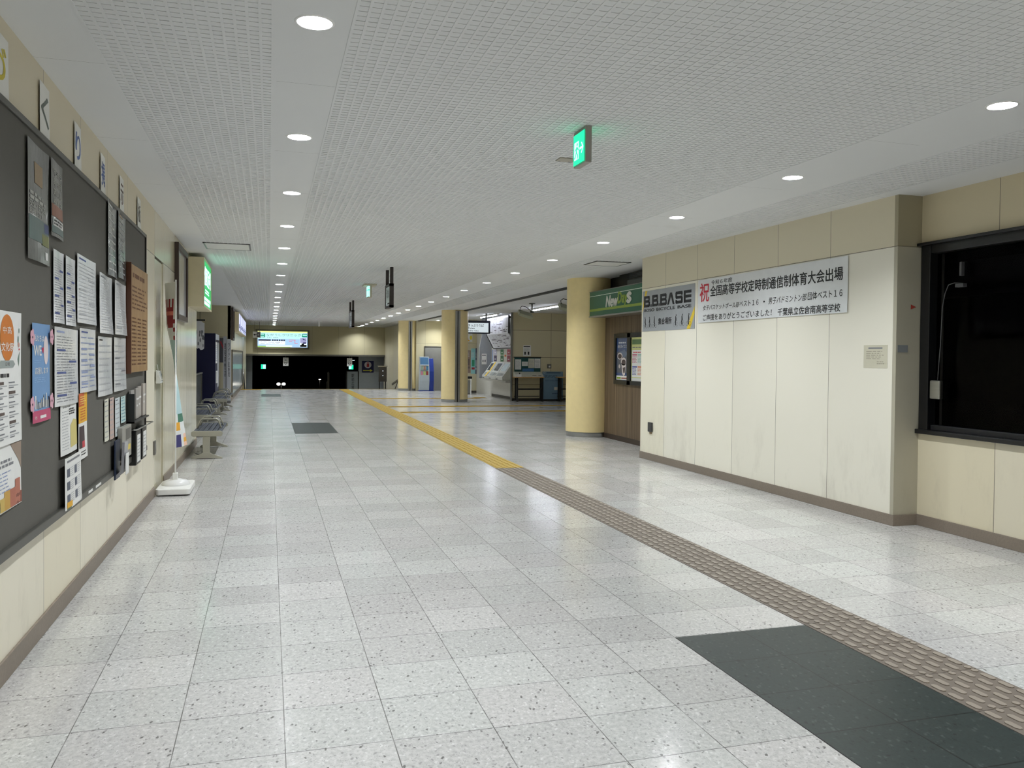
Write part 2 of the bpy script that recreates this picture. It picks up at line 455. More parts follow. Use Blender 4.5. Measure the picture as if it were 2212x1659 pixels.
wl = panel_mat('cream_panel_left', 'y', 5.585, 1.02, [2.862], (232, 225, 206), upper=(.86, .82, .74))
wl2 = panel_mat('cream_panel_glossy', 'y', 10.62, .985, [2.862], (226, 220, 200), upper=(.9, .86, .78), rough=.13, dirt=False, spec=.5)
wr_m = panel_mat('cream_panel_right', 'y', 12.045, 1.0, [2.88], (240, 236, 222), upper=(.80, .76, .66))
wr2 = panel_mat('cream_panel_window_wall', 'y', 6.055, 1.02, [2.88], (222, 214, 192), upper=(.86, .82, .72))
wend = panel_mat('cream_panel_end', 'x', 2.45, 1.55, [], (196, 188, 156), dirt=False)
wtk = panel_mat('cream_panel_ticket_hall', 'x', 9.0, 1.55, [.64, 1.68, 2.73], (206, 198, 168), dirt=False, seam=.008)
wtk2 = panel_mat('cream_panel_plain', 'x', 9.7, 2.4, [2.3], (206, 198, 168), dirt=False)
wfar = panel_mat('cream_panel_far', 'y', 31., 1.6, [], (214, 207, 184), dirt=False, rough=.3, bmp=False)
def slab(name, p, q, mat, z0=0., z1=ZC, t=.1, side=1):
    """a wall slab from p to q; its visible face lies on the line p-q, the body behind it"""
    p, q = Vector((*p, 0)), Vector((*q, 0)); f = Fr(p, q-p, (0, 0, 1)); L = (q-p).length
    return struct(name, MB().box(f, 0, z0, -t, L, z1, 0), mat)
slab('wall_left', (XL, Y0), (XL, 10.60), wl)
slab('wall_left_far', (XL, 11.43), (XL, 16.5), wl2)
struct('wall_left_above_door', MB().box(LW, 10.60, 2.862, -.1, 11.43, ZC, 0), wl2)
slab('wall_left_return', (XL-.1, 16.5), (-2.7, 16.5), wl2)
slab('wall_recess', (-2.62, 16.4), (-2.62, 30.7), M('dark_recess_glass', (10, 11, 13), .6, spec=.1), z1=ZC)
slab('wall_recess_end', (-2.72, 30.7), (XL, 30.7), wtk2)
slab('wall_left_end', (XL, 30.7), (XL, 51.2), wfar, z0=-1.9)
slab('wall_right', (RW(0, 0).x, 12.9), (RW(5.9, 0).x, 7.0), wr_m, t=.6)
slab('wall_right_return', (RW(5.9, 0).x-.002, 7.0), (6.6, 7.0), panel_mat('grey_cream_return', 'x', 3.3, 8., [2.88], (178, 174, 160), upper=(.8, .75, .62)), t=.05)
WW = Fr((6.47, 0, 0), (0, -1, 0), (0, 0, 1))        # window wall: u = -y
struct('wall_right_below_window', MB().box(WW, -7.0, 0, -.12, -Y0, .965, 0), wr2)
struct('wall_right_above_window', MB().box(WW, -7.0, 2.90, -.12, -Y0, ZC, 0), wr2)
struct('wall_right_beside_window', MB().box(WW, -.4, .965, -.12, -Y0, 2.90, 0), wr2)
struct('wall_back', MB().box(Fr((0, Y0, 0), (-1, 0, 0), (0, 0, 1)), -13.2, 0, -.1, 2.7, ZC, 0), wr2)
# dark room behind the window, its darkness put into the black colour
dk = MB()
for a in (MB,):
    dk.box(WORLD, 6.62, .2, 0., 9.6, 8.6, .02); dk.box(WORLD, 6.62, .2, 3.36, 9.6, 8.6, 3.39)
    dk.box(WORLD, 9.6, .2, 0., 9.65, 8.6, 3.38); dk.box(WORLD, 6.62, .15, 0., 9.6, .2, 3.38); dk.box(WORLD, 6.75, 8.55, 0., 9.6, 8.6, 3.38)
struct('wall_dark_room', dk, void)
# store front, hall edge, ticket hall
slab('wall_shop', (6.9, 16.9), (6.9, 12.9), wood_mat('walnut_laminate', (74, 60, 46), (146, 126, 102)), z0=.1, z1=2.62, t=.08)
slab('baseboard_shop', (6.885, 16.9), (6.885, 12.9), M('dark_brown_skirting', (62, 50, 42), .5), z0=0, z1=.1, t=.08)
slab('wall_shop_side', (13.2, 16.98), (6.9, 16.98), wtk2, z1=ZC, t=.05)
struct('wall_shop_end', MB().box(WORLD, 6.72, 12.86, 0, 13.2, 12.9, ZC), wr2)
slab('wall_hall_right', (13.1, 30.5), (13.1, 16.9), wtk2)
slab('wall_ticket', (8.93, 30.43), (13.2, 30.43), wtk, t=.05)
slab('wall_machine', (9.27, 37.3), (9.27, 30.5), M('grey_white_steel_sheet', (206, 204, 196), .35), t=.1)
slab('wall_poster', (8.3, 37.3), (9.3, 37.3), wtk2)
slab('wall_poster_return', (8.3, 39.75), (8.3, 37.3), wtk2)
slab('wall_door', (6.85, 39.76), (8.4, 39.76), wtk2)
slab('wall_end_right', (6.8, 51.2), (6.8, 40.7), wfar, z0=-1.9)
struct('wall_end', MB().box(facing(50.62), -1.35, 1.72, -.4, 6.9, ZC, 0), wend)
struct('trim_end', MB().box(facing(50.6), -1.35, 1.62, -.4, 6.9, 1.72, .01), M('grey_lintel', (96, 94, 84), .5))
struct('trim_shutter', MB().box(WORLD, 6.93, 17.2, ZC-.03, 7.06, 50.6, ZC-.001).box(WORLD, 6.89, 17.2, ZC-.012, 6.93, 50.6, ZC-.001), M('dark_shutter_track', (62, 62, 58), .45, .5))
# skirtings
def skirt(name, p, q, h=.12, t=.014, mat=base_stone):
    p, q = Vector((*p, 0)), Vector((*q, 0)); f = Fr(p, q-p, (0, 0, 1)); L = (q-p).length
    return struct(name, MB().box(f, 0, 0, 0, L, h, t, .003), mat)
skirt('baseboard_left', (XL, Y0), (XL, 10.58)); skirt('baseboard_left_far', (XL, 11.45), (XL, 16.5))
skirt('baseboard_right', (RW(-.0, 0).x, 12.9), (RW(5.915, 0).x, 6.985), .115)
skirt('baseboard_return', (6.16, 7.0), (6.47, 7.0), .115)
skirt('baseboard_window', (6.47, 7.0), (6.47, Y0), .115)
skirt('baseboard_ticket', (8.93, 30.43), (13.1, 30.43), .1, mat=M('dark_grey_skirting', (70, 66, 60), .5))
skirt('baseboard_machine', (9.27, 34.5), (9.27, 30.5), .1, mat=M('dark_grey_skirting'))
skirt('baseboard_poster', (8.3, 37.3), (9.27, 37.3), .1, mat=M('dark_grey_skirting'))
skirt('baseboard_left_end', (XL, 30.7), (XL, 41.8), .12)
# door in the left wall
d1 = struct('door_1', MB().box(LW, 10.632, .012, -.06, 11.40, 2.845, -.012, .004), wl2)
struct('door_jamb', MB().use(black_metal).box(LW, 10.601, 0, -.08, 10.616, 2.86, -.03).box(LW, 11.41, 0, -.08, 11.43, 2.86, -.03).box(LW, 10.6, 2.848, -.08, 11.43, 2.862, -.03), None, d1)
struct('door_hinge', MB().use(M('grey_hinge_paint', (104, 102, 98), .4)).box(LW, 10.50, .50, 0, 10.62, .665, .02, .004), None, d1)
# pillars
ypaint = M('pillar_yellow_paint', (238, 218, 162), .42, bump=(30, .15, .002))
for i, (cx, cyy) in enumerate(((6.72, 16.83), (6.665, 30.23), (6.56, 40.3))):
    p = struct('pillar', MB().lathe((cx, cyy, .1), [(.5, 0), (.5, ZC-.1)], 64, cap=False), ypaint)
    struct('base_ring', MB().lathe((cx, cyy, 0), [(.492, 0), (.492, .1), (.505, .1)], 64, cap=False), steel, p)
for cx, cyy in ((6.66, 29.80), (6.57, 39.88)):
    mb = MB().use(steel).box(WORLD, cx-.09, cyy-.12, 0, cx-.018, cyy+.12, ZC-.03, .004).box(WORLD, cx+.018, cyy-.12, 0, cx+.09, cyy+.12, ZC-.03, .004).box(WORLD, cx-.02, cyy-.02, 0, cx+.02, cyy+.12, ZC-.03); t = struct('trim_shutter_post', mb)
    MB().use(black_metal).box(WORLD, cx-.017, cyy-.118, .01, cx+.017, cyy-.03, ZC-.04).build('track_slot', t)
# window at the right
w1 = struct('window_1', MB().use(black_plastic).box(WW, -6.99, .965, -.14, -6.87, 2.90, .012, .004).box(WW, -.52, .965, -.14, -.4, 2.90, .012, .004)
            .box(WW, -6.87, 2.80, -.14, -.5, 2.90, .0, .004), None)
struct('sill', MB().use(black_plastic).box(WW, -7.0, .955, -.14, -.4, 1.0, .05, .006), None, w1)
struct('lower_rail', MB().use(M('black_rail', (24, 24, 27), .5)).box(WW, -6.87, 1.0, -.12, -.5, 1.05, -.03, .004), None, w1)
struct('head', MB().use(black_plastic).box(WW, -7.02, 2.885, -.14, -.4, 2.915, .06, .006), None, w1)
gl = bpy.data.materials.new('window_glass'); gl.use_nodes = True
_n = gl.node_tree; _n.nodes.remove(_n.nodes['Principled BSDF'])
_t = _n.nodes.new('ShaderNodeBsdfTransparent'); _g = _n.nodes.new('ShaderNodeBsdfGlossy'); _g.inputs['Roughness'].default_value = .03
_t.inputs[0].default_value = (.5, .5, .52, 1)
_mx = _n.nodes.new('ShaderNodeMixShader'); _mx.inputs[0].default_value = .005
_n.links.new(_t.outputs[0], _mx.inputs[1]); _n.links.new(_g.outputs[0], _mx.inputs[2]); _n.links.new(_mx.outputs[0], _n.nodes['Material Output'].inputs[0])
struct('pane', MB().use(gl).box(WW, -6.87, 1.0, -.09, -.5, 2.80, -.084), None, w1)
struct('trim_blind', MB().use(M('dim_blind_box', (40, 41, 46), .6)).box(WORLD, 7.3, .6, 2.42, 7.5, 8.2, 2.80), None)

# ------------------------------------------------------------------ ceiling lamps
lampm = bpy.data.materials.new('lamp_diffuser'); lampm.use_nodes = True
_n = lampm.node_tree; _n.nodes.remove(_n.nodes['Principled BSDF']); _e = _n.nodes.new('ShaderNodeEmission')
_e.inputs[0].default_value = (.93, .975, 1.0, 1); _e.inputs[1].default_value = LAMP; _n.links.new(_e.outputs[0], _n.nodes['Material Output'].inputs[0])
lampm.cycles.emission_sampling = 'FRONT'
refl = M('lamp_reflector_white', (244, 244, 242), .5)
ordn = ['nearest', 'second', 'third', 'fourth', 'fifth', 'sixth', 'seventh', 'eighth', 'ninth', 'tenth', 'eleventh', 'twelfth', 'thirteenth', 'fourteenth', 'fifteenth', 'sixteenth', 'seventeenth', 'eighteenth', 'nineteenth', 'farthest']
def make_lamp():
    t = thing('downlight', '', 'ceiling light', (0, 0, 0))
    MB().use(wplastic).lathe((0, 0, 0), [(.0875, .001), (.0875, -.004), (.098, -.004), (.102, 0)], 32, cap=False).build('trim_ring', t)
    MB().use(refl).lathe((0, 0, 0), [(.0875, -.002), (.083, .075), (.083, .085)], 32, cap=False).build('reflector', t)
    b = MB().use(lampm); b.face([(.083*math.cos(-2*math.pi*i/16), .083*math.sin(-2*math.pi*i/16), .07) for i in range(16)]); b.build('diffuser', t)
    return t
lamp0 = make_lamp(); used = False
for side, fx in (('left', LXL), ('right', LXR)):
    for i, y in enumerate(LY):
        k = i-4
        if k < 0: lab = 'round recessed ceiling downlight of the %s row, behind the viewer' % side
        elif k == 0: lab = 'round recessed ceiling downlight, nearest of the %s row' % side
        elif k == 19: lab = 'round recessed ceiling downlight, farthest of the %s row' % side
        else: lab = 'round recessed ceiling downlight, %s from the nearest in the %s row' % (ordn[k], side)
        o = lamp0 if not used else dup(lamp0, (0, 0, 0))
        used = True
        o.location = (fx(y), y, ZC); o['label'] = lab; o['group'] = 'downlights of the %s ceiling row' % side

for y, lab in zip(TKY, ('added downlight hidden behind the middle pillar to brighten the ticket hall posters', 'recessed downlight of the ticket hall seen just left of the middle pillar')):
    dup(lamp0, (TKX, y, ZC), lab)['group'] = 'downlights of the ticket hall'

# ------------------------------------------------------------------ floor strips and inlays
ytac = M('yellow_tactile_tile', (176, 146, 50), .45); btac = M('brown_tactile_tile', (112, 102, 92), .6, bump=(60, .2, .001)); btop = M('pale_tactile_top', (146, 136, 124), .5)  # bump tops are a paler colour than the brown strip base
def tactile_long(name, lab, x0, x1, y0, y1, mat, ribs):
    mb = MB().use(M('tactile_joint_grout', (60, 54, 46), .8)).box(WORLD, x0, y0, -.004, x1, y1, .0012)
    w = x1-x0
    y = y0
    while y < y1-.05:
        e = min(y+.45, y1)
        mb.use(mat).box(WORLD, x0, y+.002, .0005, x1, e-.002, .003)
        if ribs == 'long':
            for k in range(5):
                cx = x0+w*(k+.5)/5
                mb.box(WORLD, cx-.016, y+.02, .003, cx+.016, e-.02, .008, .0025)
        else:
            for k in range(6):
                for r in range(5 if k % 2 else 4):
                    cx = x0+w*(k+.5)/6; cyy = y+.1125*(r+.5)-(.05625 if k % 2 else 0)
                    a, b = max(-.043, y+.006-cyy), min(.043, e-.006-cyy)          # bumps cut off by the tile edge
                    if b-a < .03: continue
                    mb.use(btop).prism(Fr((cx, cyy, .003), (1, 0, 0), (0, 1, 0)), [(-.008, a), (.008, a), (.018, a+.013), (.018, b-.013), (.008, b), (-.008, b), (-.018, b-.013), (-.018, a+.013)], 0, .0045)
        y += .45
    o = mb.build(name); return tag(o, lab, 'tactile paving')
tactile_long('tactile_strip', 'yellow ribbed guide strip running down the hall to the far stairs', 3.33, 3.77, 12.08, 41.4, ytac, 'long')
tactile_long('tactile_strip', 'worn brown grey bumpy guide strip in the foreground beside the dark green floor inlay', 3.31, 3.77, -1.33, 12.05, btac, 'short')
def cross(lab, x0, x1, y0, y1):
    mb = MB().use(ytac).box(WORLD, x0, y0, -.004, x1, y1, .003)
    for k in range(4):
        c = y0+(y1-y0)*(k+.5)/4; mb.box(WORLD, x0, c-.016, .003, x1, c+.016, .008)
    tag(mb.build('tactile_strip'), lab, 'tactile paving')
cross('yellow guide strip crossing to the ticket hall, farthest of the three crossings', 3.79, 8.2, 32.25, 32.7)
cross('yellow guide strip crossing to the ticket hall, middle of the three crossings', 3.79, 13.0, 27.1, 27.55)
cross('yellow guide strip crossing to the ticket hall, nearest of the three crossings', 3.79, 13.0, 24.35, 24.8)
cross('small yellow guide tile on the floor before the ticket machines', 8.1, 8.6, 32.74, 33.25)
cross('yellow warning strip at the top of the far stairs by the left wall', -1.29, -.35, 41.2, 41.7)
tag(MB().use(ytac).box(WORLD, -.3, 41.72, -.004, 6.2, 41.84, .006).use(M('brown_nosing', (70, 56, 44), .5)).box(WORLD, -.3, 41.6, -.004, 6.2, 41.71, .004).build('stair_nosing'), 'thin yellow and brown nosing along the top of the far stairs', 'stair nosing')
mt = mat_tile()
for x0, x1, y0, y1, lab in ((2.386, 3.305, 1.8, 4.51, 'large dark green speckled floor inlay in the right foreground'), (.54, 1.45, 18.28, 21.16, 'dark grey green floor inlay in the middle of the hall'), (-.31, .46, 34.45, 36.87, 'small dark floor inlay near the far stairs')):
    tag(MB().use(mt).box(WORLD, x0, y0, -.004, x1, y1, .002).build('floor_inlay'), lab, 'floor inlay')

# ------------------------------------------------------------------ notice board on the left wall
bz0, bz1, by0, by1 = .655, 2.985, 1.2, 9.68
board = thing('notice_board', 'long grey pinboard on the left wall, covered with papers', 'notice board', LW(5.5, bz0))
corkm = M('grey_pinboard_felt', (90, 88, 82), .8, bump=(240, .25, .001))
alum = M('dull_dark_aluminium', (92, 91, 86), .4, .5)
MB().use(corkm).box(LW, by0+.02, bz0+.02, .002, by1-.02, bz1-.02, .02).build('panel', board)
MB().use(alum).box(LW, by0, bz0, .001, by1, bz0+.05, .045, .004).build('bottom_frame', board)
MB().use(alum).box(LW, by0, bz1-.035, .001, by1, bz1, .035, .004).build('top_frame', board)
MB().use(M('black_edge', (38, 34, 32), .5)).box(LW, by1-.03, bz0, .001, by1, bz1, .035, .004).build('end_frame', board)
for a, b in ((6.20, 6.40), (6.64, 6.79), (6.90, 7.11)):
    MB().use(white).rect(LW, a, .672, b, .692, .0465).build('label_sticker', board)
pinm = M('pin_head', (60, 58, 52), .4)
BD = .021                                                              # face of the pinboard
def rectsheet(name, lab, cat, y0, z0, y1, z1, paper, draw=None, curl=0., lift=0., fr=None, depth=BD, group=None, thick=.0012, skew=0.):
    """a sheet of paper on a wall frame; draw(mb, frame, w, h) prints on it"""
    fr = fr or LW
    w, h = y1-y0, z1-z0
    def warp(a, b): return lift+curl*((1-b/h)**2)*.6+curl*.5*(1+math.sin(a/w*math.pi*1.3+b*3))
    f = Fr(fr(y0, z0, depth), fr.u+fr.v*skew, fr.v, warp)
    t = thing(name, lab, cat, fr(y0+w/2, z0, depth), group)
    MB().use(paper).rect(f, 0, 0, w, h, thick).build('sheet', t)
    if draw:
        mb = MB(); draw(mb, f, w, h); mb.build('print', t)
    return t
PW = .0026
sleeve = M('clear_sleeve_over_paper', (226, 228, 230), .13, spec=.6, bump=(9, .22, .01))
sleeve_dark = M('clear_sleeve_over_dark_print', (84, 84, 82), .12, spec=.8, bump=(7, .3, .01))
dsleeve2 = M('clear_sleeve_over_grey_print', (116, 120, 124), .12, spec=.8, bump=(7, .3, .01))
# header sheets spelling the board title above it
letters = [('づ', 4.50, 4.87, M('yellow_cutout', (206, 190, 60), .6), 'yellow'), ('く', 5.46, 5.70, M('grey_green_cutout', (104, 112, 106), .6), 'grey'),
           ('り', 6.36, 6.59, M('blue_cutout', (92, 112, 168), .6), 'blue'), ('掲', 7.28, 7.50, M('blue_cutout'), 'blue'), ('示', 8.16, 8.40, M('brown_cutout', (110, 92, 84), .6), 'brown'), ('板', 9.20, 9.46, M('dark_grey_cutout', (110, 108, 102), .6), 'dark grey')]
words = ['a hooked kana', 'an angular kana', 'a two stroke kana', 'a dense character', 'a short stacked character', 'the last character']
for (ch, a, b, m, cn), wd_ in zip(letters, words):
    def dr(mb, f, w, h, ch=ch, m=m): mb.use(m).text(f, ch, w*.12, h*.2, w*.88, h*.8, PW, .03)
    rectsheet('letter_sheet', 'white letter sheet above the pinboard with %s in %s' % (wd_, cn), 'sign', a, 3.0, b, 3.31, M('yellowed_white_paper', (232, 231, 226), .6), dr, depth=.004, curl=.006, group='letter sheets spelling the board title')

def fake_doc(head, hm=ink, tm=grey_ink, rows=22, cols=1, heads=0, hcol=None):
    def dr(mb, f, w, h):
        mb.use(hm)
        if head: mb.rect(f, w*.08, h*.93, w*head, h*.955, PW)
        mb.use(tm)
        for c in range(cols):
            a = w*(.07+.88*c/cols); b = w*(.07+.88*(c+1)/cols-.03)
            mb.para(f, a, h*.04, b, h*.90, rows, PW, .22)
        if heads:
            mb.use(hcol or blue_ink)
            for i in range(heads):
                v = h*(.12+.72*i/heads); u = w*(.08+.5*(i % 2))
                mb.rect(f, u, v, u+w*.34, v+h*.028, PW+.0006)
    return dr
def d_orange(mb, f, w, h):
    og = M('orange_print', (200, 116, 40), .5); gb = M('grey_ribbon_print', (150, 158, 156), .5)
    mb.use(og).ell(f, w*.73, h*.80, w*.13, h*.176, PW)
    mb.use(M('leaf_print', (120, 140, 130), .5)).poly(f, [(w*.93, h*.64), (w*.97, h*.70), (w*.955, h*.58)], PW).ell(f, w*.955, h*.86, w*.012, h*.02, PW).ell(f, w*.94, h*.79, w*.012, h*.03, PW)
    mb.use(red_ink).ell(f, w*.96, h*.715, w*.014, h*.008, PW)
    mb.use(M('pink_print', (196, 150, 140), .5)).ell(f, w*.95, h*.75, w*.02, h*.02, PW).ell(f, w*.53, h*.9, w*.02, h*.02, PW)
    mb.use(gb).poly(f, [(w*.56, h*.59), (w*.6, h*.63), (w*.84, h*.63), (w*.88, h*.6), (w*.84, h*.575), (w*.6, h*.575)], PW+.0004)
    mb.use(white).text(f, '文化祭', w*.615, h*.70, w*.85, h*.765, PW+.001, .02).text(f, '中高', w*.65, h*.83, w*.81, h*.885, PW+.001)
    mb.use(ink).text(f, '日程', w*.69, h*.59, w*.77, h*.615, PW+.001)
    mb.para(f, w*.55, h*.50, w*.82, h*.535, 1, PW, .8)
    for r in range(6):
        for c in range(3):
            u, v = w*(.30+.225*c), h*(.04+.075*r)
            if (r+c) % 3 == 0: mb.use(M('dark_band_print', (84, 70, 66), .5)).rect(f, u, v+h*.035, u+w*.13, v+h*.057, PW)
            else: mb.use(grey_ink).rect(f, u, v+h*.042, u+w*.12, v+h*.052, PW)
            mb.use(lt_grey_ink).rect(f, u, v+h*.02, u+w*.19, v+h*.028, PW).use(grey_ink).rect(f, u, v+h*.005, u+w*.1, v+h*.013, PW)
rectsheet('poster', 'white school festival poster with big orange oval, at left picture edge', 'poster', 4.12, 1.232, 5.02, 1.915, white, d_orange, .008)
def d_castle(mb, f, w, h):
    br = M('brown_ink_art', (150, 132, 118), .6)
    mb.use(br).poly(f, [(w*.78, h), (w, h), (w, h*.55), (w*.95, h*.7), (w*.86, h*.86)], PW).poly(f, [(0, h), (w*.5, h), (w*.58, h*.92), (w*.4, h*.86), (0, h*.8)], PW)
    mb.use(grey_ink).para(f, w*.5, h*.66, w*.9, h*.80, 2, PW, .6).use(lblue_ink).para(f, w*.45, h*.28, w*.8, h*.62, 6, PW, .3)
    for u, v, k, c in ((.5, .2, .05, (190, 160, 150)), (.62, .22, .05, (196, 168, 90)), (.72, .3, .07, (190, 150, 70)), (.84, .3, .08, (170, 104, 84)), (.92, .42, .05, (176, 110, 90)), (.94, .2, .06, (130, 74, 60))):
        mb.use(M('town_print_%d' % int(u*100), c, .6)).rect(f, w*(u-k), 0.005, w*(u+k), h*v, PW+.0005*u)
    mb.use(M('green_print', (96, 120, 84), .6)).rect(f, 0, 0, w*.5, h*.05, PW)
rectsheet('poster', 'white poster with brown town drawing, below the orange oval poster', 'poster', 4.12, .895, 5.02, 1.228, white, d_castle, .006)
def d_blue(mb, f, w, h):
    pk = M('magenta_print', (190, 74, 112), .5)
    mb.use(pk).rect(f, 0, 0, w, h*.12, PW).use(white).rect(f, w*.35, h*.035, w*.7, h*.065, PW+.001).text(f, '市', w*.08, h*.03, w*.2, h*.07, PW+.001)
    mb.text(f, '私たちは', w*.10, h*.815, w*.66, h*.885, PW, .02).text(f, 'WE', w*.06, h*.675, w*.50, h*.775, PW, .045)
    mb.text(f, '応援します', w*.12, h*.485, w*.9, h*.555, PW, .02)
    mb.use(M('crimson_print', (192, 32, 78), .5)).poly(f, [(w*.52, h*.745), (w*.555, h*.765), (w*.6, h*.745), (w*.64, h*.765), (w*.66, h*.74), (w*.6, h*.69)], PW)
    mb.use(M('pinkish_white_print', (226, 212, 214), .5)).ell(f, w*.78, h*.73, w*.13, h*.15, PW)
    mb.use(M('pale_sky_print', (150, 186, 222), .5)).para(f, w*.1, h*.60, w*.5, h*.63, 2, PW, .3).para(f, w*.1, h*.40, w*.8, h*.46, 3, PW, .3)
    for i in range(16):
        u = w*(.12+.05*i); hh = h*(.06+.10*R.random())
        mb.use((white, grey_ink, lt_grey_ink, M('slate_print', (86, 92, 108), .5))[i % 4]).rect(f, u, h*(.13+.02*R.random()), u+w*.045, h*.13+hh, PW+.0001*i)
bp = rectsheet('poster', 'tall sky blue poster with pink bottom band and pink corner flowers', 'poster', 5.215, 1.30, 5.63, 1.873, M('sky_blue_print', (112, 152, 198), .5), d_blue, .008)
fpk = M('pink_flower', (214, 164, 180), .6)
for u, v in ((5.20, 1.79), (5.63, 1.80), (5.20, 1.41), (5.63, 1.41)):
    mb = MB().use(fpk)
    for k in range(5): mb.ell(LW, u+.028*math.cos(k*1.2566), v+.028*math.sin(k*1.2566), .022, .022, BD+.014+.0003*k, 12)
    mb.use(ink).ell(LW, u, v, .008, .008, BD+.016, 8); mb.build('flower', bp)
def d_dark1(mb, f, w, h):
    mb.use(M('tan_picture', (150, 126, 92), .4)).rect(f, w*.30, h*.66, w*.72, h*.84, PW).use(M('pale_print', (170, 170, 164), .4))
    mb.para(f, w*.08, h*.50, w*.95, h*.58, 2, PW, .7).text(f, '安全・安心を', w*.06, h*.44, w*.85, h*.50, PW, .02).text(f, '応援します', w*.06, h*.385, w*.7, h*.43, PW, .02)
    mb.use(M('teal_grey_print', (90, 108, 106), .4)).rect(f, w*.03, h*.17, w*.97, h*.37, PW).use(M('navy_print', (44, 60, 112), .4)).rect(f, w*.74, h*.28, w*.97, h*.36, PW+.001)
    mb.use(M('olive_print', (112, 116, 58), .4)).rect(f, w*.6, h*.16, w*.97, h*.26, PW+.001).use(white).rect(f, w*.76, h*.04, w*.9, h*.11, PW)
rectsheet('poster', 'dark glossy poster in clear sleeve, upper left of the pinboard', 'poster', 5.11, 2.225, 5.60, 2.895, sleeve_dark, d_dark1, .012)
def d_dark2(mb, f, w, h):
    mb.use(M('pale_print'))
    for i, s_ in enumerate(('守ろう', '踏切前', '確認し', '横断中')): mb.text(f, s_, w*.15, h*(.80-.13*i), w*.93, h*(.89-.13*i), PW, .03)
    mb.use(M('rust_print', (142, 88, 66), .4)).rect(f, w*.03, h*.26, w*.97, h*.42, PW).use(M('teal_grey_print')).rect(f, w*.03, h*.05, w*.97, h*.14, PW)
    mb.use(white).rect(f, w*.1, h*.14, w*.97, h*.24, PW).use(ink).para(f, w*.15, h*.15, w*.92, h*.23, 2, PW+.001, .6)
rectsheet('poster', 'narrow dark glossy poster with white lettering and rust band, beside the sleeve poster', 'poster', 5.62, 2.42, 5.95, 2.895, sleeve_dark, d_dark2, .012)
rectsheet('poster', 'tall grey glossy poster in a clear sleeve hanging from the top frame', 'poster', 7.45, 2.35, 7.90, 2.975, dsleeve2, fake_doc(.6, white, white, 9), .014)
rectsheet('poster', 'tall dark grey glossy poster right of the sleeve hanging from the top frame', 'poster', 7.93, 2.37, 8.37, 2.96, M('clear_sleeve_over_slate_print', (92, 98, 102), .14, spec=.8, bump=(7, .3, .01)), fake_doc(.7, M('tan_picture'), lt_grey_ink, 10), .014)
A = [(5.675, 1.89, 5.985, 2.345, fake_doc(0, rows=26, cols=1, heads=6), 'timetable sheet in clear plastic, top row, first from the left'),
     (5.995, 1.885, 6.315, 2.34, fake_doc(0, rows=26, cols=1, heads=7), 'timetable sheet in clear plastic, top row, second from the left'),
     (6.33, 1.915, 7.02, 2.395, fake_doc(.45, blue_ink, lt_grey_ink, 16, 2, 4, lt_grey_ink), 'wide double notice in clear plastic, top row, third from the left'),
     (7.05, 1.86, 7.69, 2.335, fake_doc(.5, grey_ink, lt_grey_ink, 20, 1), 'plain grey notice in clear plastic, top row, fourth from the left'),
     (7.71, 1.865, 8.40, 2.33, fake_doc(.5, grey_ink, lt_grey_ink, 18, 2, 2, lt_grey_ink), 'grey notice in clear plastic, top row, nearest the wooden plaque'),
     (5.70, 1.365, 6.40, 1.868, fake_doc(.4, lblue_ink, grey_ink, 24, 1, 5), 'large notice with blue headings in clear plastic, lower row, first from the left'),
     (6.41, 1.42, 7.01, 1.88, fake_doc(.5, blue_ink, lblue_ink, 10, 2, 8, lblue_ink), 'notice with pale blue table in clear plastic, lower row, second from the left'),
     (7.05, 1.36, 7.70, 1.835, fake_doc(.3, ink, lt_grey_ink, 8, 1), 'nearly blank notice in clear plastic, lower row, third from the left'),
     (7.74, 1.37, 8.41, 1.84, fake_doc(0, ink, lt_grey_ink, 8, 2, 3, grey_ink), 'nearly blank notice in clear plastic, lower row, nearest the wooden plaque')]
for i, (a, b, c, d, dr, lab) in enumerate(A):
    rectsheet('notice_sheet', lab, 'notice', a, b, c, d, sleeve, dr, .012+.012*(i in (3, 4)), skew=-.01 if i in (5,) else 0, group='sleeved notices in the middle of the pinboard')
def d_c1(mb, f, w, h):
    mb.use(ink).text(f, '令和6年度', w*.1, h*.92, w*.6, h*.96, PW).para(f, w*.5, h*.76, w*.95, h*.9, 3, PW, .6).use(lt_grey_ink).para(f, w*.08, h*.08, w*.5, h*.88, 14, PW, .25)
    mb.use(M('mustard_print', (204, 190, 120), .6)).poly(f, [(w*.55, h*.1), (w, h*.12), (w, h*.62), (w*.8, h*.66), (w*.58, h*.55)], PW)
rectsheet('leaflet', 'white leaflet with mustard map, below the big blue heading notice', 'leaflet', 5.86, 1.035, 6.345, 1.368, white, d_c1, .008, depth=BD+.002)
def d_c2(mb, f, w, h):
    mb.use(M('amber_print', (222, 168, 48), .6)).rect(f, 0, h*.55, w, h, PW).use(M('deep_orange_print', (196, 94, 40), .6)).rect(f, 0, h*.8, w*.7, h, PW+.0005).para(f, w*.15, h*.58, w*.9, h*.78, 5, PW+.001, .4)
    mb.use(M('yellow_print', (232, 208, 110), .6)).para(f, w*.15, h*.82, w*.9, h*.96, 4, PW+.001, .4)
    mb.use(M('dark_photo_print', (66, 52, 54), .6)).rect(f, w*.05, h*.17, w*.62, h*.5, PW).use(red_ink).rect(f, w*.3, h*.17, w*.62, h*.27, PW+.0005).use(ink).para(f, w*.2, h*.05, w*.9, h*.13, 2, PW, .4)
rectsheet('leaflet', 'narrow orange and amber flyer with a dark photo at its foot', 'leaflet', 6.36, .95, 6.68, 1.418, white, d_c2, .01, depth=BD+.004)
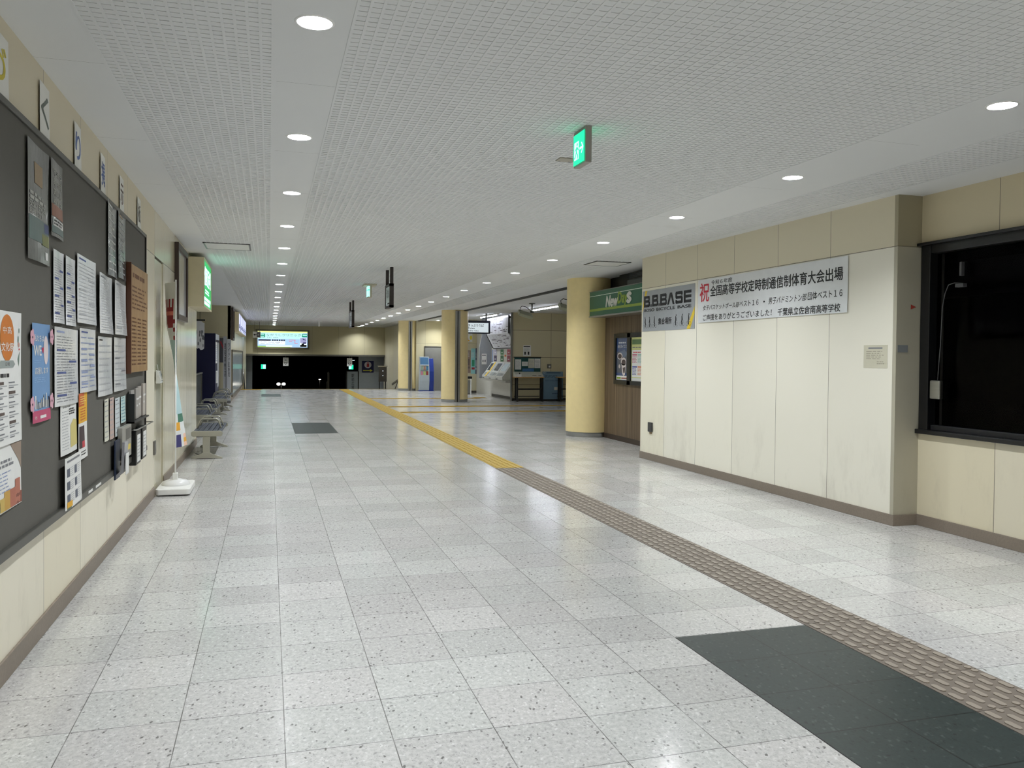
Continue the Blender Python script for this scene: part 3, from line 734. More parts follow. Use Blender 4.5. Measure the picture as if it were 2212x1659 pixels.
def d_c3(mb, f, w, h):
    mb.use(grey_ink).rect(f, w*.1, h*.9, w*.9, h*.94, PW)
    for r in range(3):
        for c in range(2):
            mb.use(M('slate_print')).rect(f, w*(.1+.45*c), h*(.62-.25*r), w*(.25+.45*c), h*(.78-.25*r), PW).use(lt_grey_ink).para(f, w*(.28+.45*c), h*(.6-.25*r), w*(.5+.45*c), h*(.8-.25*r), 5, PW, .3)
    mb.use(M('amber_print')).rect(f, w*.08, h*.03, w*.35, h*.14, PW+.0005).use(M('green_print')).rect(f, w*.08, h*.005, w*.3, h*.025, PW)
rectsheet('leaflet', 'white leaflet of six small photos overlapping the bottom frame of the pinboard', 'leaflet', 5.86, .685, 6.37, 1.022, white, d_c3, .01, depth=.048)
for a, b, c, d, m, lab in ((7.34, .98, 7.56, 1.325, M('cream_leaflet', (214, 212, 196), .5), 'pale cream narrow leaflet, first of the four below the sleeved notices'), (7.575, .975, 7.80, 1.325, M('pink_leaflet', (196, 172, 164), .5), 'pink and slate narrow leaflet, second of the four below the sleeved notices'), (7.82, .975, 8.10, 1.31, M('pale_blue_leaflet', (206, 214, 218), .5), 'pale blue white leaflet, third of the four below the sleeved notices'), (8.11, 1.07, 8.40, 1.31, M('mint_leaflet', (190, 214, 212), .5), 'short mint leaflet with blue marks, last of the four below the sleeved notices')):
    rectsheet('leaflet', lab, 'leaflet', a, b, c, d, m, fake_doc(.6, M('slate_print'), lt_grey_ink if a < 8 else M('cyan_print', (90, 150, 176), .5), 7), .008, group='narrow leaflets under the sleeved notices')
# wooden plaque
t = thing('wooden_plaque', 'brown wooden plaque with dense dark lettering on the pinboard', 'plaque', LW(9.0, 1.52))
plq = Fr(LW(8.44, 0, .022), (-.0, 1, 0), (0, 0, 1))
MB().use(wood_mat('plaque_wood', (138, 108, 72), (166, 134, 94), 'y', 9.)).box(plq, 0, 1.52, 0, 1.10, 2.55, .042, .004).build('panel', t)
MB().use(M('dark_plaque_edge', (84, 46, 26), .4)).box(plq, -.012, 1.51, 0, 0, 2.56, .046, .002).build('edge', t)
mb = MB().use(M('burnt_lettering', (92, 56, 30), .6))
mb.para(plq, .1, 2.42, .98, 2.48, 1, .0435, .7).para(plq, .06, 2.12, 1.04, 2.36, 6, .0435, .4); mb.para(plq, .06, 1.58, .34, 2.06, 13, .0435, .4).para(plq, .40, 1.58, .66, 2.06, 13, .0435, .4).para(plq, .72, 1.58, 1.04, 2.06, 13, .0435, .4)
mb.build('lettering', t)
# black leaflet rack
t = thing('leaflet_rack', 'black wall rack holding grey leaflets, under the wooden plaque', 'rack', LW(8.9, 1.05))
rk = Fr(LW(8.46, 0, .022), (0, 1, 0), (0, 0, 1))
MB().use(black_metal).box(rk, 0, 1.04, 0, .015, 1.32, .07).box(rk, .015, 1.04, 0, .98, 1.32, .008).box(rk, 0, 1.04, 0, .98, 1.055, .07).build('frame', t)
for k, (u, hh) in enumerate(((.06, .29), (.30, .30), (.52, .31), (.76, .33))):
    mb = MB().use(M('grey_flyer_%d' % k, (150+8*k, 148+6*k, 146+4*k), .35)).box(rk, u, 1.06, .012+.01*(k % 2), u+.2, 1.06+hh, .03+.01*(k % 2), .002)
    mb.use(white).rect(rk, u+.02, 1.06+hh*.62, u+.18, 1.06+hh*.68, .0325+.01*(k % 2)).rect(rk, u+.03, 1.06+hh*.4, u+.1, 1.06+hh*.46, .0325+.01*(k % 2)); mb.build('flyer', t)
# navy leaflet holder
t = thing('leaflet_holder', 'small navy edged holder with white cards, low on the pinboard', 'holder', LW(7.8, .62))
hd = Fr(LW(7.66, 0, .047), (0, 1, 0), (0, 0, 1))
MB().use(M('navy_plastic', (28, 40, 66), .4)).box(hd, 0, .62, 0, .23, .955, .012, .003).build('back_plate', t)
MB().use(M('smoky_clear_plastic', (150, 150, 156), .12, spec=.8)).prism(Fr(hd(.03, 0, 0), (1, 0, 0), (0, 0, 1)), [(.012, .63), (.07, .68), (.08, .94), (.06, .94), (.05, .70), (.012, .66)], 0, -.19).build('pocket', t)
MB().use(white).box(Fr(hd(.04, 0, .085), (0, 1, 0), (0, 0, 1)), 0, .66, 0, .15, .84, .004).build('card', t)
# grey box and rail with two binders
t = thing('collection_box', 'grey metal box with a yellow sticker, beside the hanging binders', 'box', LW(8.12, .76))
MB().use(M('warm_grey_box_paint', (150, 148, 140), .4)).box(LW, 7.9, .755, .036, 8.40, 1.045, .075, .006).box(LW, 7.95, .80, .02, 8.35, .95, .037).build('body', t)
MB().use(M('dark_label', (88, 86, 82), .4)).rect(LW, 8.08, .92, 8.36, 1.02, .0757).build('label_plate', t)
MB().use(M('yellow_sticker', (220, 196, 90), .5)).rect(LW, 8.12, .82, 8.34, .87, .0757).build('sticker', t)
t = thing('hanging_rail', 'thin metal rail on the wall from which the two binders hang', 'rail', LW(9.2, .965))
MB().use(steel).tube([LW(8.6, .965, .022), LW(8.6, .965, .09), LW(9.76, .955, .09), LW(9.76, .955, .0)], .007, 8).build('rail', t)
for k, (u0, lab) in enumerate(((8.62, 'black binder with white spine label, nearer of the two on the rail'), (9.02, 'black binder with white spine label, farther of the two on the rail'))):
    t = thing('binder', lab, 'binder', LW(u0+.15, .62), 'binders hanging on the rail')
    MB().use(black_plastic).box(LW, u0, .62+.01*k, .02, u0+.30, .955, .085, .008).build('cover', t)
    MB().use(white).rect(LW, u0+.06, .645+.01*k, u0+.27, .91, .0858).build('label_sheet', t)
    MB().use(lt_grey_ink).para(LW, u0+.08, .68, u0+.25, .88, 6, .0865, .3).build('print', t)
t = thing('hanging_pouch', 'small clear white pouch hanging on the wall by the flush door', 'pouch', LW(10.8, 1.33))
MB().use(M('milky_clear_plastic', (214, 216, 214), .15, spec=.8)).prism(Fr(LW(10.72, 0, .0), (1, 0, 0), (0, 0, 1)), [(.0, 1.50), (.035, 1.49), (.06, 1.37), (.05, 1.34), (.0, 1.34)], 0, -.22, .006).build('pouch', t)
MB().use(wplastic).tube([LW(10.83, 1.49, .015), LW(10.83, 1.56, .006), LW(10.83, 1.57, .0)], .004, 6).build('strap', t)

# ------------------------------------------------------------------ banner stand
t = thing('banner_stand', 'white nobori banner stand with weighted base by the left wall', 'banner', (-1.08, 10.93, 0))
bs = Fr((-1.295, 10.55, 0), (1, 0, 0), (0, 1, 0))
MB().use(wplastic).prism(bs, [(.03, 0), (.36, 0), (.39, .03), (.39, .70), (.36, .74), (.03, .74), (0, .70), (0, .03)], .012, .085, .012).build('base', t)
MB().use(M('white_plastic_dome', (224, 224, 224), .35)).lathe((-1.10, 10.92, .07), [(.17, 0), (.165, .03), (.13, .065), (.06, .085), (.03, .09)], 32).build('dome', t)
MB().use(wplastic).box(WORLD, -1.135, 10.86, .15, -1.075, 10.92, .235, .006).build('clamp', t)
MB().use(wplastic).lathe((-1.105, 10.89, .15), [(.011, 0), (.011, 1.3), (.009, 1.3), (.009, 2.46)], 16).build('pole', t)
MB().use(wplastic).tube([(-1.105, 10.89, 2.60), (-1.11, 10.93, 2.605), (-1.16, 11.33, 2.60)], .007, 8).build('cross_arm', t)
def flag():
    mb = MB(); ny, nu = 40, 10
    P = {}
    for j in range(ny+1):
        s = j/ny; z = 2.59-s*2.05
        ang0, ang1 = math.radians(113), math.radians(74)      # hangs along the wall at the top, twists out at the bottom
        a = ang0+(ang1-ang0)*min(1, max(0, (s-.25)/.75))
        for i in range(nu+1):
            q = i/nu; L = .44*q*(1-.10*s)
            P[i, j] = Vector((-1.10+math.cos(a)*L+.012*math.sin(q*6+s*5), 10.89+math.sin(a)*L, z))
    teal = M('pale_teal_cloth', (176, 204, 208), .7); wc = M('white_cloth', (222, 224, 224), .7); rd = M('dark_red_cloth', (150, 44, 52), .7); sal = M('salmon_cloth', (224, 130, 118), .7)
    yl = M('amber_cloth', (226, 164, 52), .7); gr = M('green_cloth', (70, 120, 100), .7); nv = M('navy_cloth', (58, 56, 110), .7); pe = M('peach_cloth', (232, 190, 168), .7)
    for j in range(ny):
        for i in range(nu):
            s = (j+.5)/ny; q = (i+.5)/nu; m = wc
            if .36 < s < .80: m = teal
            if q > .25 and .10 < s < .15 and i % 2: m = rd
            if .25 < q < .9 and .15 < s < .17: m = rd
            if .25 < q < .9 and .17 <= s < .205: m = sal
            if .3 < q < .85 and .205 <= s < .27: m = rd
            if .1 < q < .35 and .22 < s < .36 and j % 2: m = rd
            if .80 < s < .84 and q > .3: m = gr
            if .84 < s < .89 and q < .45: m = yl
            if .93 < s and q < .4: m = nv
            if .93 < s and q > .6: m = pe if j % 2 else yl
            mb.use(m); mb.face([P[i, j], P[i, j+1], P[i+1, j+1], P[i+1, j]])
    return mb
fo = flag().build('flag', t, smooth=True)

# ------------------------------------------------------------------ framed picture and green lightbox
t = thing('picture_frame', 'big dark brown framed glossy white panel high on the left wall', 'picture frame', LW(13.4, 2.2))
brn = M('dark_brown_frame', (58, 44, 38), .4)
fb = MB().use(brn)
for q in ((12.74, 2.2, 12.80, 3.31), (14.1, 2.2, 14.16, 3.31), (12.80, 3.22, 14.1, 3.31), (12.80, 2.2, 14.1, 2.28)): fb.box(LW, q[0], q[1], 0, q[2], q[3], .058, .004)
fb.build('frame', t)
MB().use(M('glossy_white_panel', (190, 190, 194), .1, spec=.6)).box(LW, 12.8, 2.28, 0, 14.1, 3.22, .03).build('panel', t)
t = thing('lightbox_sign', 'green backlit sign box with white lettering on the left wall', 'sign', LW(15.8, 2.5))
lb_h = M('cream_sheet_metal', (206, 196, 166), .42)
MB().use(lb_h).box(LW, 14.85, 2.5, 0, 16.75, 3.34, .235, .005).build('housing', t)
gem = M('green_backlit_acrylic', (40, 178, 96), .4, emit=1.25); wem = M('white_backlit_acrylic', (190, 246, 236), .4, emit=2.4)
MB().use(lb_h).box(LW, 14.85, 2.5, .235, 16.75, 2.53, .25).box(LW, 14.85, 3.31, .235, 16.75, 3.34, .25).box(LW, 14.85, 2.53, .235, 14.92, 3.31, .25).box(LW, 16.68, 2.53, .235, 16.75, 3.31, .25).build('rim', t)
MB().use(gem).rect(LW, 14.92, 2.53, 16.68, 3.31, .2365).build('face', t)
mb = MB().use(wem).text(LW, '個別', 15.05, 2.90, 16.6, 3.22, .238, .05).para(LW, 15.3, 2.75, 16.4, 2.84, 2, .238, .6)
mb.para(LW, 15.0, 2.555, 16.6, 2.70, 2, .238, .8)
mb.build('lettering', t)

# ------------------------------------------------------------------ benches
slat = M('slate_grey_slat', (60, 66, 78), .4); arm_m = M('satin_champagne_metal', (170, 168, 156), .35, .5)
def make_bench():
    L, D, zt = 1.86, .48, .45
    t = thing('bench', '', 'bench', (0, 0, 0))          # origin: near wall-side corner, +x = depth, +y = length
    def rr(x0, x1, z0, z1, r=.035):
        p = []
        for cx, cz, a in ((x1-r, z1-r, 0), (x0+r, z1-r, 90), (x0+r, z0+r, 180), (x1-r, z0+r, 270)):
            for k in range(4): q = math.radians(a+30*k); p.append((cx+r*math.cos(q), cz+r*math.sin(q)))
        return p
    fy = lambda y: Fr((0, y, 0), (1, 0, 0), (0, 0, 1))
    mb = MB().use(slat); n = 6; wd_ = (D-.03)/n
    for k in range(n):
        a = .015+wd_*k
        mb.box(WORLD, a+.005, .035, zt-.04, a+wd_-.005, L-.035, zt-(.004 if 0 < k < n-1 else .008), .008)
    mb.build('seat', t)
    for y0 in (0, L-.035):
        MB().use(arm_m).prism(fy(y0), rr(0, D, zt-.085, zt+.003), 0, -.035, .004).build('end_rail', t)
    for y0 in (.015, L-.065):
        mb = MB().use(arm_m); c = D/2-.01
        mb.prism(fy(y0), [(c-.055, .07), (c+.055, .07), (c+.055, zt-.085), (c-.055, zt-.085)], 0, -.05, .006)
        mb.prism(fy(y0-.008), [(c-.055, .1), (c-.08, .075), (.02, .035), (.0, .012), (.0, .0), (.06, .0), (.1, .02), (D-.12, .02), (D-.07, .0), (D-.0, .0), (D-.0, .014), (D-.03, .035), (c+.08, .075), (c+.055, .1)], 0, -.066, .004)
        mb.build('leg', t)
    for y in (L/3, 2*L/3):
        pts = []
        for k in range(17):
            s = k/16
            x = .07+.34*s; z = zt+.165*min(1, 1.9*math.sin(math.pi*s)**.8)
            pts.append((x+.02*(1 if s > .5 else -1)*(1-math.sin(math.pi*s)), y, z-.015))
        MB().use(arm_m).tube(pts, .014, 10).build('armrest', t)
    return t
b0 = make_bench(); b0['group'] = 'waiting benches along the left wall'
spots = [((-1.205, 14.17), 'slatted grey bench nearest the viewer, just past the banner stand'), ((-1.62, 17.95), 'slatted grey bench second from the viewer, in the recess'), ((-1.62, 20.05), 'slatted grey bench third from the viewer, in the recess'),
         ((-1.60, 24.3), 'slatted grey bench fourth from the viewer, in the recess'), ((-1.60, 26.3), 'slatted grey bench farthest from the viewer, before the blue booth')]
for i, ((x, y), lab) in enumerate(spots):
    o = b0 if i == 0 else dup(b0, (x, y, 0)); o.location = (x, y, 0); o['label'] = lab
t = thing('litter_scrap', 'small red and black scrap on the floor under the nearest bench', 'litter', (-1.06, 14.75, 0))
MB().use(red_ink).box(WORLD, -1.07, 14.74, .001, -1.03, 14.80, .05, .006).build('cap', t)
MB().use(black_plastic).tube([(-1.07, 14.76, .012), (-1.14, 14.78, .008), (-1.21, 14.9, .02)], .006, 6).build('cord', t)
t = thing('paper_cup', 'white paper cup on the floor under the farthest benches', 'cup', (-1.2, 26.2, 0))
MB().use(white).lathe((-1.2, 26.2, 0), [(.03, 0), (.042, .11), (.044, .115)], 16).build('cup', t)

# ------------------------------------------------------------------ recess: parapet, poster, booth, roll-up banners
t = thing('parapet', 'dark grey glazed parapet with a metal top rail in the left recess', 'parapet', (-2.05, 23, 0))
MB().use(M('smoky_parapet_panel', (70, 74, 74), .25)).box(WORLD, -2.06, 16.6, 0, -2.03, 27.6, 1.08).build('panel', t)
MB().use(grey_metal).box(WORLD, -2.08, 16.55, 1.08, -2.01, 27.7, 1.12, .006).build('top_rail', t)
mb = MB().use(dsteel)
for y in (16.9, 19.5, 22.1, 24.7, 27.3): mb.box(WORLD, -2.03, y, 0, -2.0, y+.05, 1.08)
mb.build('post', t)
t = thing('window_frame', 'dark mullioned glazing at the back of the left recess', 'window', (-2.6, 23, 0))
mb = MB().use(M('dim_mullion', (54, 54, 52), .5))
for y in range(17, 31): mb.box(WORLD, -2.62, y, 1.0, -2.56, y+.05, 3.38)
mb.box(WORLD, -2.62, 16.6, 2.62, -2.55, 30.6, 2.68); mb.build('mullion', t)
def torn():
    f = facing(24.); pts = [(-1.93, 1.87), (-1.88, 1.84), (-1.84, 1.86), (-1.80, 1.80), (-1.75, 1.81), (-1.71, 1.85), (-1.70, 2.54), (-1.73, 2.55), (-1.80, 2.60), (-1.93, 2.64)]
    t = thing('hanging_poster', 'torn white poster with grey blotches hanging in the left recess', 'poster', (-1.82, 24., 1.8))
    MB().use(M('dull_white_poster', (226, 226, 228), .6)).prism(f, pts, 0, .004).build('sheet', t)
    mb = MB().use(grey_ink)
    for k in range(14):
        u, v = -1.92+.2*R.random(), 1.92+.40*R.random(); mb.ell(f, u, v, .012+.012*R.random(), .03+.04*R.random(), .006+.0003*k, 9)
    mb.build('print', t)
    MB().use(black_metal).box(f, -1.95, 2.6, -.01, -1.69, 2.64, .008).tube([f(-1.82, 2.63), (-1.82, 24., ZC)], .006, 6).build('hanger', t)
torn()
navy = M('navy_booth_paint', (16, 18, 62), .4)
t = thing('booth', 'tall navy blue photo booth with white lit front in the left recess', 'booth', (-2.0, 29.1, 0))
MB().use(navy).box(WORLD, -2.4, 28.05, 0, -1.66, 29.9, 2.36, .01).build('body', t)
bf = Fr((-1.66, 28.05, 0), (0, 1, 0), (0, 0, 1))
MB().use(M('pale_header', (206, 214, 226), .4)).box(bf, .06, 2.16, 0, 1.8, 2.34, .012).build('header', t)
MB().use(white).box(bf, .06, 1.4, 0, .75, 2.08, .01).build('price_panel', t)
MB().use(M('grey_curtain', (150, 152, 156), .7)).box(bf, .85, .6, 0, 1.75, 2.08, .012).build('curtain', t)
MB().use(wplastic).box(bf, .15, .75, 0, .7, 1.15, .03, .006).build('coin_unit', t)
MB().use(lblue_ink).para(bf, .1, 1.45, .7, 2.0, 9, .0112, .4).build('print', t)
rf = facing(30.66)
t = thing('poster', 'grey poster with red slash on the return wall behind the blue booth', 'poster', (-1.6, 30.66, 1.6))
MB().use(M('dark_grey_print', (92, 92, 96), .5)).box(rf, -1.67, 1.4, 0, -1.54, 2.27, .006).build('sheet', t)
MB().use(red_ink).poly(rf, [(-1.66, 2.12), (-1.63, 2.16), (-1.545, 1.92), (-1.545, 1.84)], .0075).build('print', t)
for k, (a, b, zt, zb, lab) in enumerate(((-1.535, -1.415, 2.31, .02, 'slim white roll up banner, left of the pair by the return wall'), (-1.405, -1.275, 2.22, .02, 'slim white roll up banner, right of the pair by the return wall'))):
    f = facing(30.3-.1*k)
    t = thing('rollup_banner', lab, 'banner', (a, 30.3-.1*k, 0), 'roll up banners by the return wall')
    MB().use(M('pale_grey_banner', (186, 188, 192), .5)).box(f, a, .08, 0, b, zt, .004).build('sheet', t)
    MB().use(grey_metal).box(f, a, 0, -.05, b, .08, .05, .008).build('base', t)
    MB().use(grey_metal).tube([f(a+.06, .08, -.02), f(a+.06, zt, -.01)], .008, 8).build('pole', t)
    MB().use(ink).vtext(f, 'ウィッグ医療用' if k else '脱毛専門店', a+.035, .9, a+.085, 2.1, .006, .02).build('lettering', t)

# ------------------------------------------------------------------ left wall beyond the recess
t = thing('display_board', 'dark brown framed display board at the start of the far left wall', 'display board', LW(31.6, 2.2))
fb = MB().use(brn)
for q in ((30.95, 2.2, 31.15, 3.36), (32.2, 2.2, 32.4, 3.36), (31.15, 3.28, 32.2, 3.36), (31.15, 2.2, 32.2, 2.28)): fb.box(LW, q[0], q[1], 0, q[2], q[3], .07)
fb.build('frame', t); MB().use(M('glossy_white_panel')).box(LW, 31.15, 2.28, 0, 32.2, 3.28, .03).build('panel', t)
wem2 = M('blue_white_backlit_acrylic', (206, 212, 255), .4, emit=1.25); vio = M('violet_backlit_print', (84, 84, 160), .4, emit=.35)
t = thing('advert_lightbox', 'long backlit white advertising box high on the far left wall', 'sign', LW(38, 2.55))
MB().use(lb_h).box(LW, 33.0, 2.55, 0, 43.0, 3.30, .2, .005).build('housing', t)
for k in range(5):
    a = 33.1+1.98*k
    p = MB().use(wem2).rect(LW, a, 2.6, a+1.8, 3.25, .2015).build('face', t)
    MB().use(vio).rect(LW, a+1.45, 2.6, a+1.8, 3.25, .204).rect(LW, a+.2, 2.70, a+.9, 2.86, .204).rect(LW, a+.9, 2.62, a+1.3, 2.78, .204).build('print', p)
t = thing('glass_case', 'glazed pale blue display case on the far left wall', 'display case', LW(37, .2))
fb = MB().use(M('bronze_case_frame', (98, 92, 82), .4, .4))
for q in ((31.3, .15, 31.4, 1.86), (43.1, .15, 43.2, 1.86), (31.4, 1.80, 43.1, 1.86), (31.4, .15, 43.1, .22)): fb.box(LW, q[0], q[1], 0, q[2], q[3], .05)
fb.build('frame', t)
MB().use(M('pale_blue_grey_glass', (176, 186, 190), .15, spec=.7)).box(LW, 31.4, .22, 0, 43.1, 1.80, .025).build('pane', t)
t = thing('handrail', 'steel handrail going down the far stairs along the left wall', 'handrail', (-1.2, 44, .8))
MB().use(steel).tube([(-1.2, 41.6, .95), (-1.2, 42.0, .95), (-1.2, 48, -1.6)], .022, 8).tube([(-1.2, 41.6, .65), (-1.2, 42.0, .65), (-1.2, 48, -1.9)], .022, 8).build('rail', t)
MB().use(steel).tube([(-1.2, 41.6, 0), (-1.2, 41.6, .97)], .02, 8).build('post', t)
t = thing('hanging_sign', 'small white toilet direction sign hanging on two rods at far left', 'sign', (-.64, 45, 2.55))
f = facing(45.)
MB().use(wplastic).box(f, -.83, 2.56, -.03, -.44, 2.88, .03, .004).build('panel', t)
mb = MB().use(M('dark_grey_print')).box(f, -.63, 2.60, .03, -.47, 2.84, .032); mb.use(ink).rect(f, -.72, 2.70, -.64, 2.735, .0315).poly(f, [(-.80, 2.72), (-.72, 2.66), (-.72, 2.78)], .0315).use(lt_grey_ink).rect(f, -.585, 2.68, -.52, 2.77, .0335); mb.build('print', t)
for u in (-.74, -.5): MB().use(grey_metal).tube([f(u, 2.88), f(u, ZC-.001)], .009, 8).build('rod', t)

# ------------------------------------------------------------------ end wall and what is seen beyond
f = facing(50.62)
t = thing('clinic_signboard', 'wide backlit clinic advertising sign on the end wall above the stairs', 'sign', (.76, 50.6, 2.1))
fb = MB().use(M('olive_frame', (110, 102, 80), .4))
for q in ((-.78, 2.02, -.66, 3.16), (2.18, 2.02, 2.28, 3.16), (-.66, 3.07, 2.18, 3.16), (-.66, 2.02, 2.18, 2.12)): fb.box(f, q[0], q[1], 0, q[2], q[3], .12, .004)
fb.build('frame', t)
E_ = lambda n, c, e=1.0: M(n, c, .5, emit=e)
pale = E_('lit_pale_blue', (176, 214, 252), 1.0); cy_ = E_('lit_cyan_white', (190, 246, 240), 1.1); yel = E_('lit_lemon', (240, 246, 160), 1.05); teal_ = E_('lit_teal', (30, 160, 130), .9)
nvy = E_('lit_navy', (14, 18, 60), .6); sl = E_('lit_slate', (96, 124, 150), .8); pinkl = E_('lit_pink', (240, 130, 150), .9); grn = E_('lit_leaf', (160, 206, 110), .9); wl_ = E_('lit_white', (232, 244, 255), 1.1); blk = E_('lit_black', (8, 10, 12), .3)
MB().use(pale).rect(f, -.66, 2.12, 2.18, 3.07, .03).build('face', t)
mb = MB()
mb.use(yel).rect(f, -.66, 2.98, 2.18, 3.07, .032).use(cy_).rect(f, -.66, 2.62, 1.9, 2.98, .032).use(grn).rect(f, -.66, 2.12, 1.2, 2.19, .032).use(wl_).rect(f, -.6, 2.28, .9, 2.5, .033).rect(f, -.2, 2.16, 1.3, 2.24, .034)
mb.use(teal_).rect(f, -.62, 2.70, -.24, 2.92, .034).rect(f, 1.86, 2.74, 2.16, 2.92, .034).use(cy_).rect(f, -.6, 2.85, -.3, 2.90, .036).rect(f, -.6, 2.73, -.3, 2.78, .036).rect(f, 1.9, 2.82, 2.14, 2.88, .036)
mb.use(sl).text(f, 'ながうしクリニック', -.17, 2.77, 1.80, 2.93, .036, .0).text(f, 'TEL 043', -.16, 2.66, .5, 2.73, .036)
mb.use(nvy).rect(f, -.62, 2.50, .08, 2.58, .035)
for k in range(6): mb.rect(f, .14+.13*k, 2.50, .24+.13*k, 2.58, .035)
mb.use(sl).para(f, -.5, 2.3, .8, 2.46, 2, .036, .2)
mb.use(pinkl).rect(f, 1.1, 2.54, 1.5, 2.57, .035).rect(f, 1.44, 2.35, 1.47, 2.56, .035).rect(f, 1.12, 2.46, 1.3, 2.49, .035).rect(f, 1.47, 2.35, 1.62, 2.38, .035)
mb.use(wl_).rect(f, 1.74, 2.16, 2.15, 2.70, .035).use(E_('lit_lavender', (176, 176, 220), .9)).rect(f, 1.76, 2.40, 2.13, 2.68, .036).use(E_('lit_dusk', (98, 96, 150), .7)).poly(f, [(1.9, 2.68), (2.13, 2.54), (1.92, 2.56)], .037).rect(f, 1.92, 2.34, 2.1, 2.44, .037).use(blk).rect(f, 1.76, 2.17, 2.13, 2.28, .038).rect(f, 1.84, 2.17, 1.98, 2.36, .039)
mb.build('print', t)
for u0, ch, lab in ((.78, '出', 'small white hanging exit sign under the end wall, left of the pair'), (4.52, '入', 'small white hanging sign under the end wall, right of the pair')):
    f2 = facing(50.8)
    t = thing('hanging_sign', lab, 'sign', (u0+.16, 50.8, 1.0), 'white hanging signs at the head of the stairs')
    MB().use(wplastic).box(f2, u0, 1.02, -.015, u0+.32, 1.52, .0).build('panel', t)
    mb = MB().use(grey_ink).rect(f2, u0+.07, 1.24, u0+.25, 1.46, .0015).use(wplastic).rect(f2, u0+.08, 1.25, u0+.24, 1.45, .003)
    mb.use(ink).text(f2, ch, u0+.10, 1.30, u0+.22, 1.42, .0045, .02).poly(f2, [(u0+.05, 1.22), (u0+.27, 1.22), (u0+.16, 1.08)], .0015).use(wplastic).poly(f2, [(u0+.09, 1.205), (u0+.23, 1.205), (u0+.16, 1.115)], .003); mb.build('print', t)
    MB().use(grey_metal).tube([f2(u0+.16, 1.52, -.008), f2(u0+.16, 1.63, -.008)], .008, 6).build('rod', t)
f3 = facing(52.)
struct('wall_stair_far', MB().use(M('blue_grey_outer_wall', (196, 204, 210), .7)).box(f3, 5.36, -1.9, -.2, 7.2, 2.2, 0), None)
struct('wall_stair_left', MB().use(M('blue_grey_outer_wall')).box(f3, -1.6, -1.9, -.3, -.98, 2.2, 0), None)
t = thing('info_sign', 'navy information sign with red letter i and yellow arrow beyond the stairs', 'sign', (5.95, 51.9, .6))
MB().use(M('navy_sign_paint', (24, 26, 96), .5)).box(f3, 5.55, .62, 0, 6.28, 1.34, .03).build('panel', t)
mb = MB().use(M('pale_lilac_disc', (244, 238, 250), .5)).ell(f3, 5.92, 1.10, .22, .21, .032).use(red_ink).text(f3, 'i', 5.87, .97, 5.97, 1.24, .034, .06).use(M('yellow_arrow_paint', (246, 240, 90), .5)).rect(f3, 5.62, .72, 6.08, .78, .032).poly(f3, [(6.05, .66), (6.22, .75), (6.05, .84)], .033)
mb.build('print', t)
t = thing('advert_banner', 'dim grey panel with vertical black lettering beyond the stairs', 'banner', (4.9, 51.5, -1.9))
f4 = facing(51.6)
MB().use(M('dim_grey_banner', (150, 160, 164), .6)).box(f4, 4.62, -1.9, -.02, 5.26, .69, 0).build('sheet', t)
MB().use(black_metal).box(f4, 4.55, -1.9, -.05, 4.62, .72, 0).box(f4, 5.26, -1.9, -.05, 5.33, .72, 0).build('frame', t)
MB().use(ink).vtext(f4, '駅前広場方面', 4.88, -.9, 5.04, .55, .002, .02).build('lettering', t)
f5 = facing(54.)
exg = M('exit_green_lit', (20, 226, 170), .4, emit=1.3); exw = M('exit_white_lit', (170, 255, 240), .4, emit=1.6)
for u0, flip, lab in ((-.5, 0, 'small green lit exit sign outside beyond the stairs, at left'), (4.93, 1, 'small green lit exit sign outside beyond the stairs, at right')):
    t = thing('exit_sign', lab, 'exit sign', (u0+.14, 54, .78), 'lit exit signs outside')
    MB().use(black_plastic).box(f5, u0-.02, .76, -.08, u0+.31, 1.09, 0).build('housing', t)
    MB().use(exg).rect(f5, u0, .78, u0+.29, 1.07, .002).build('face', t)
    a = u0+(.12 if not flip else .0)
    MB().use(exw).rect(f5, a, .8, a+.17, 1.05, .004).build('pictogram', t)
    MB().use(black_metal).tube([f5(u0+.14, 1.09, -.04), f5(u0+.14, 2.2, -.04)], .012, 6).build('rod', t)
t = thing('street_lamp', 'bright twin lamp on a pole in the dark beyond the stairs', 'lamp', (.8, 60, -1.9))
hl = M('lamp_globe', (255, 250, 236), .4, emit=9.)
MB().use(black_metal).tube([(.81, 60, -1.92), (.81, 60, -.3)], .02, 8).tube([(.62, 60, -.4), (.99, 60, -.4)], .015, 8).build('pole', t)
for x in (.63, .98): MB().use(hl).lathe((x, 60, -.48), [(.04, 0), (.11, .04), (.13, .1), (.11, .17), (.04, .2)], 20).build('globe', t)
t = thing('distant_lamp', 'tiny white lamp in the dark, right of the twin lamp', 'lamp', (3.45, 60, 0)); MB().use(hl).box(WORLD, 3.38, 59.9, -.08, 3.52, 60, -.02).build('lens', t); MB().use(black_metal).tube([(3.45, 60, -1.92), (3.45, 60, -.05)], .02, 6).build('pole', t)
t = thing('ceiling_strip_lamp', 'short white strip lamp in the dark above the information sign', 'lamp', (4.95, 53, 1.4)); MB().use(M('dim_strip', (220, 235, 240), .4, emit=1.2)).box(WORLD, 4.85, 53, 1.34, 5.2, 53.05, 1.39).build('tube', t); MB().use(black_metal).box(WORLD, 4.8, 53, 1.39, 5.25, 53.1, 1.43).box(WORLD, 5.0, 53, 1.43, 5.05, 53.05, 2.2).build('housing', t)
t = thing('round_ceiling_lamp', 'small round lit lamp just beyond the end wall', 'lamp', (4.05, 52.5, 1.7)); MB().use(hl).lathe((4.05, 52.5, 1.63), [(.12, 0), (.12, .03)], 16).build('lens', t); MB().use(black_metal).lathe((4.05, 52.5, 1.66), [(.13, 0), (.13, .1), (.03, .1), (.03, .5)], 16).build('housing', t)
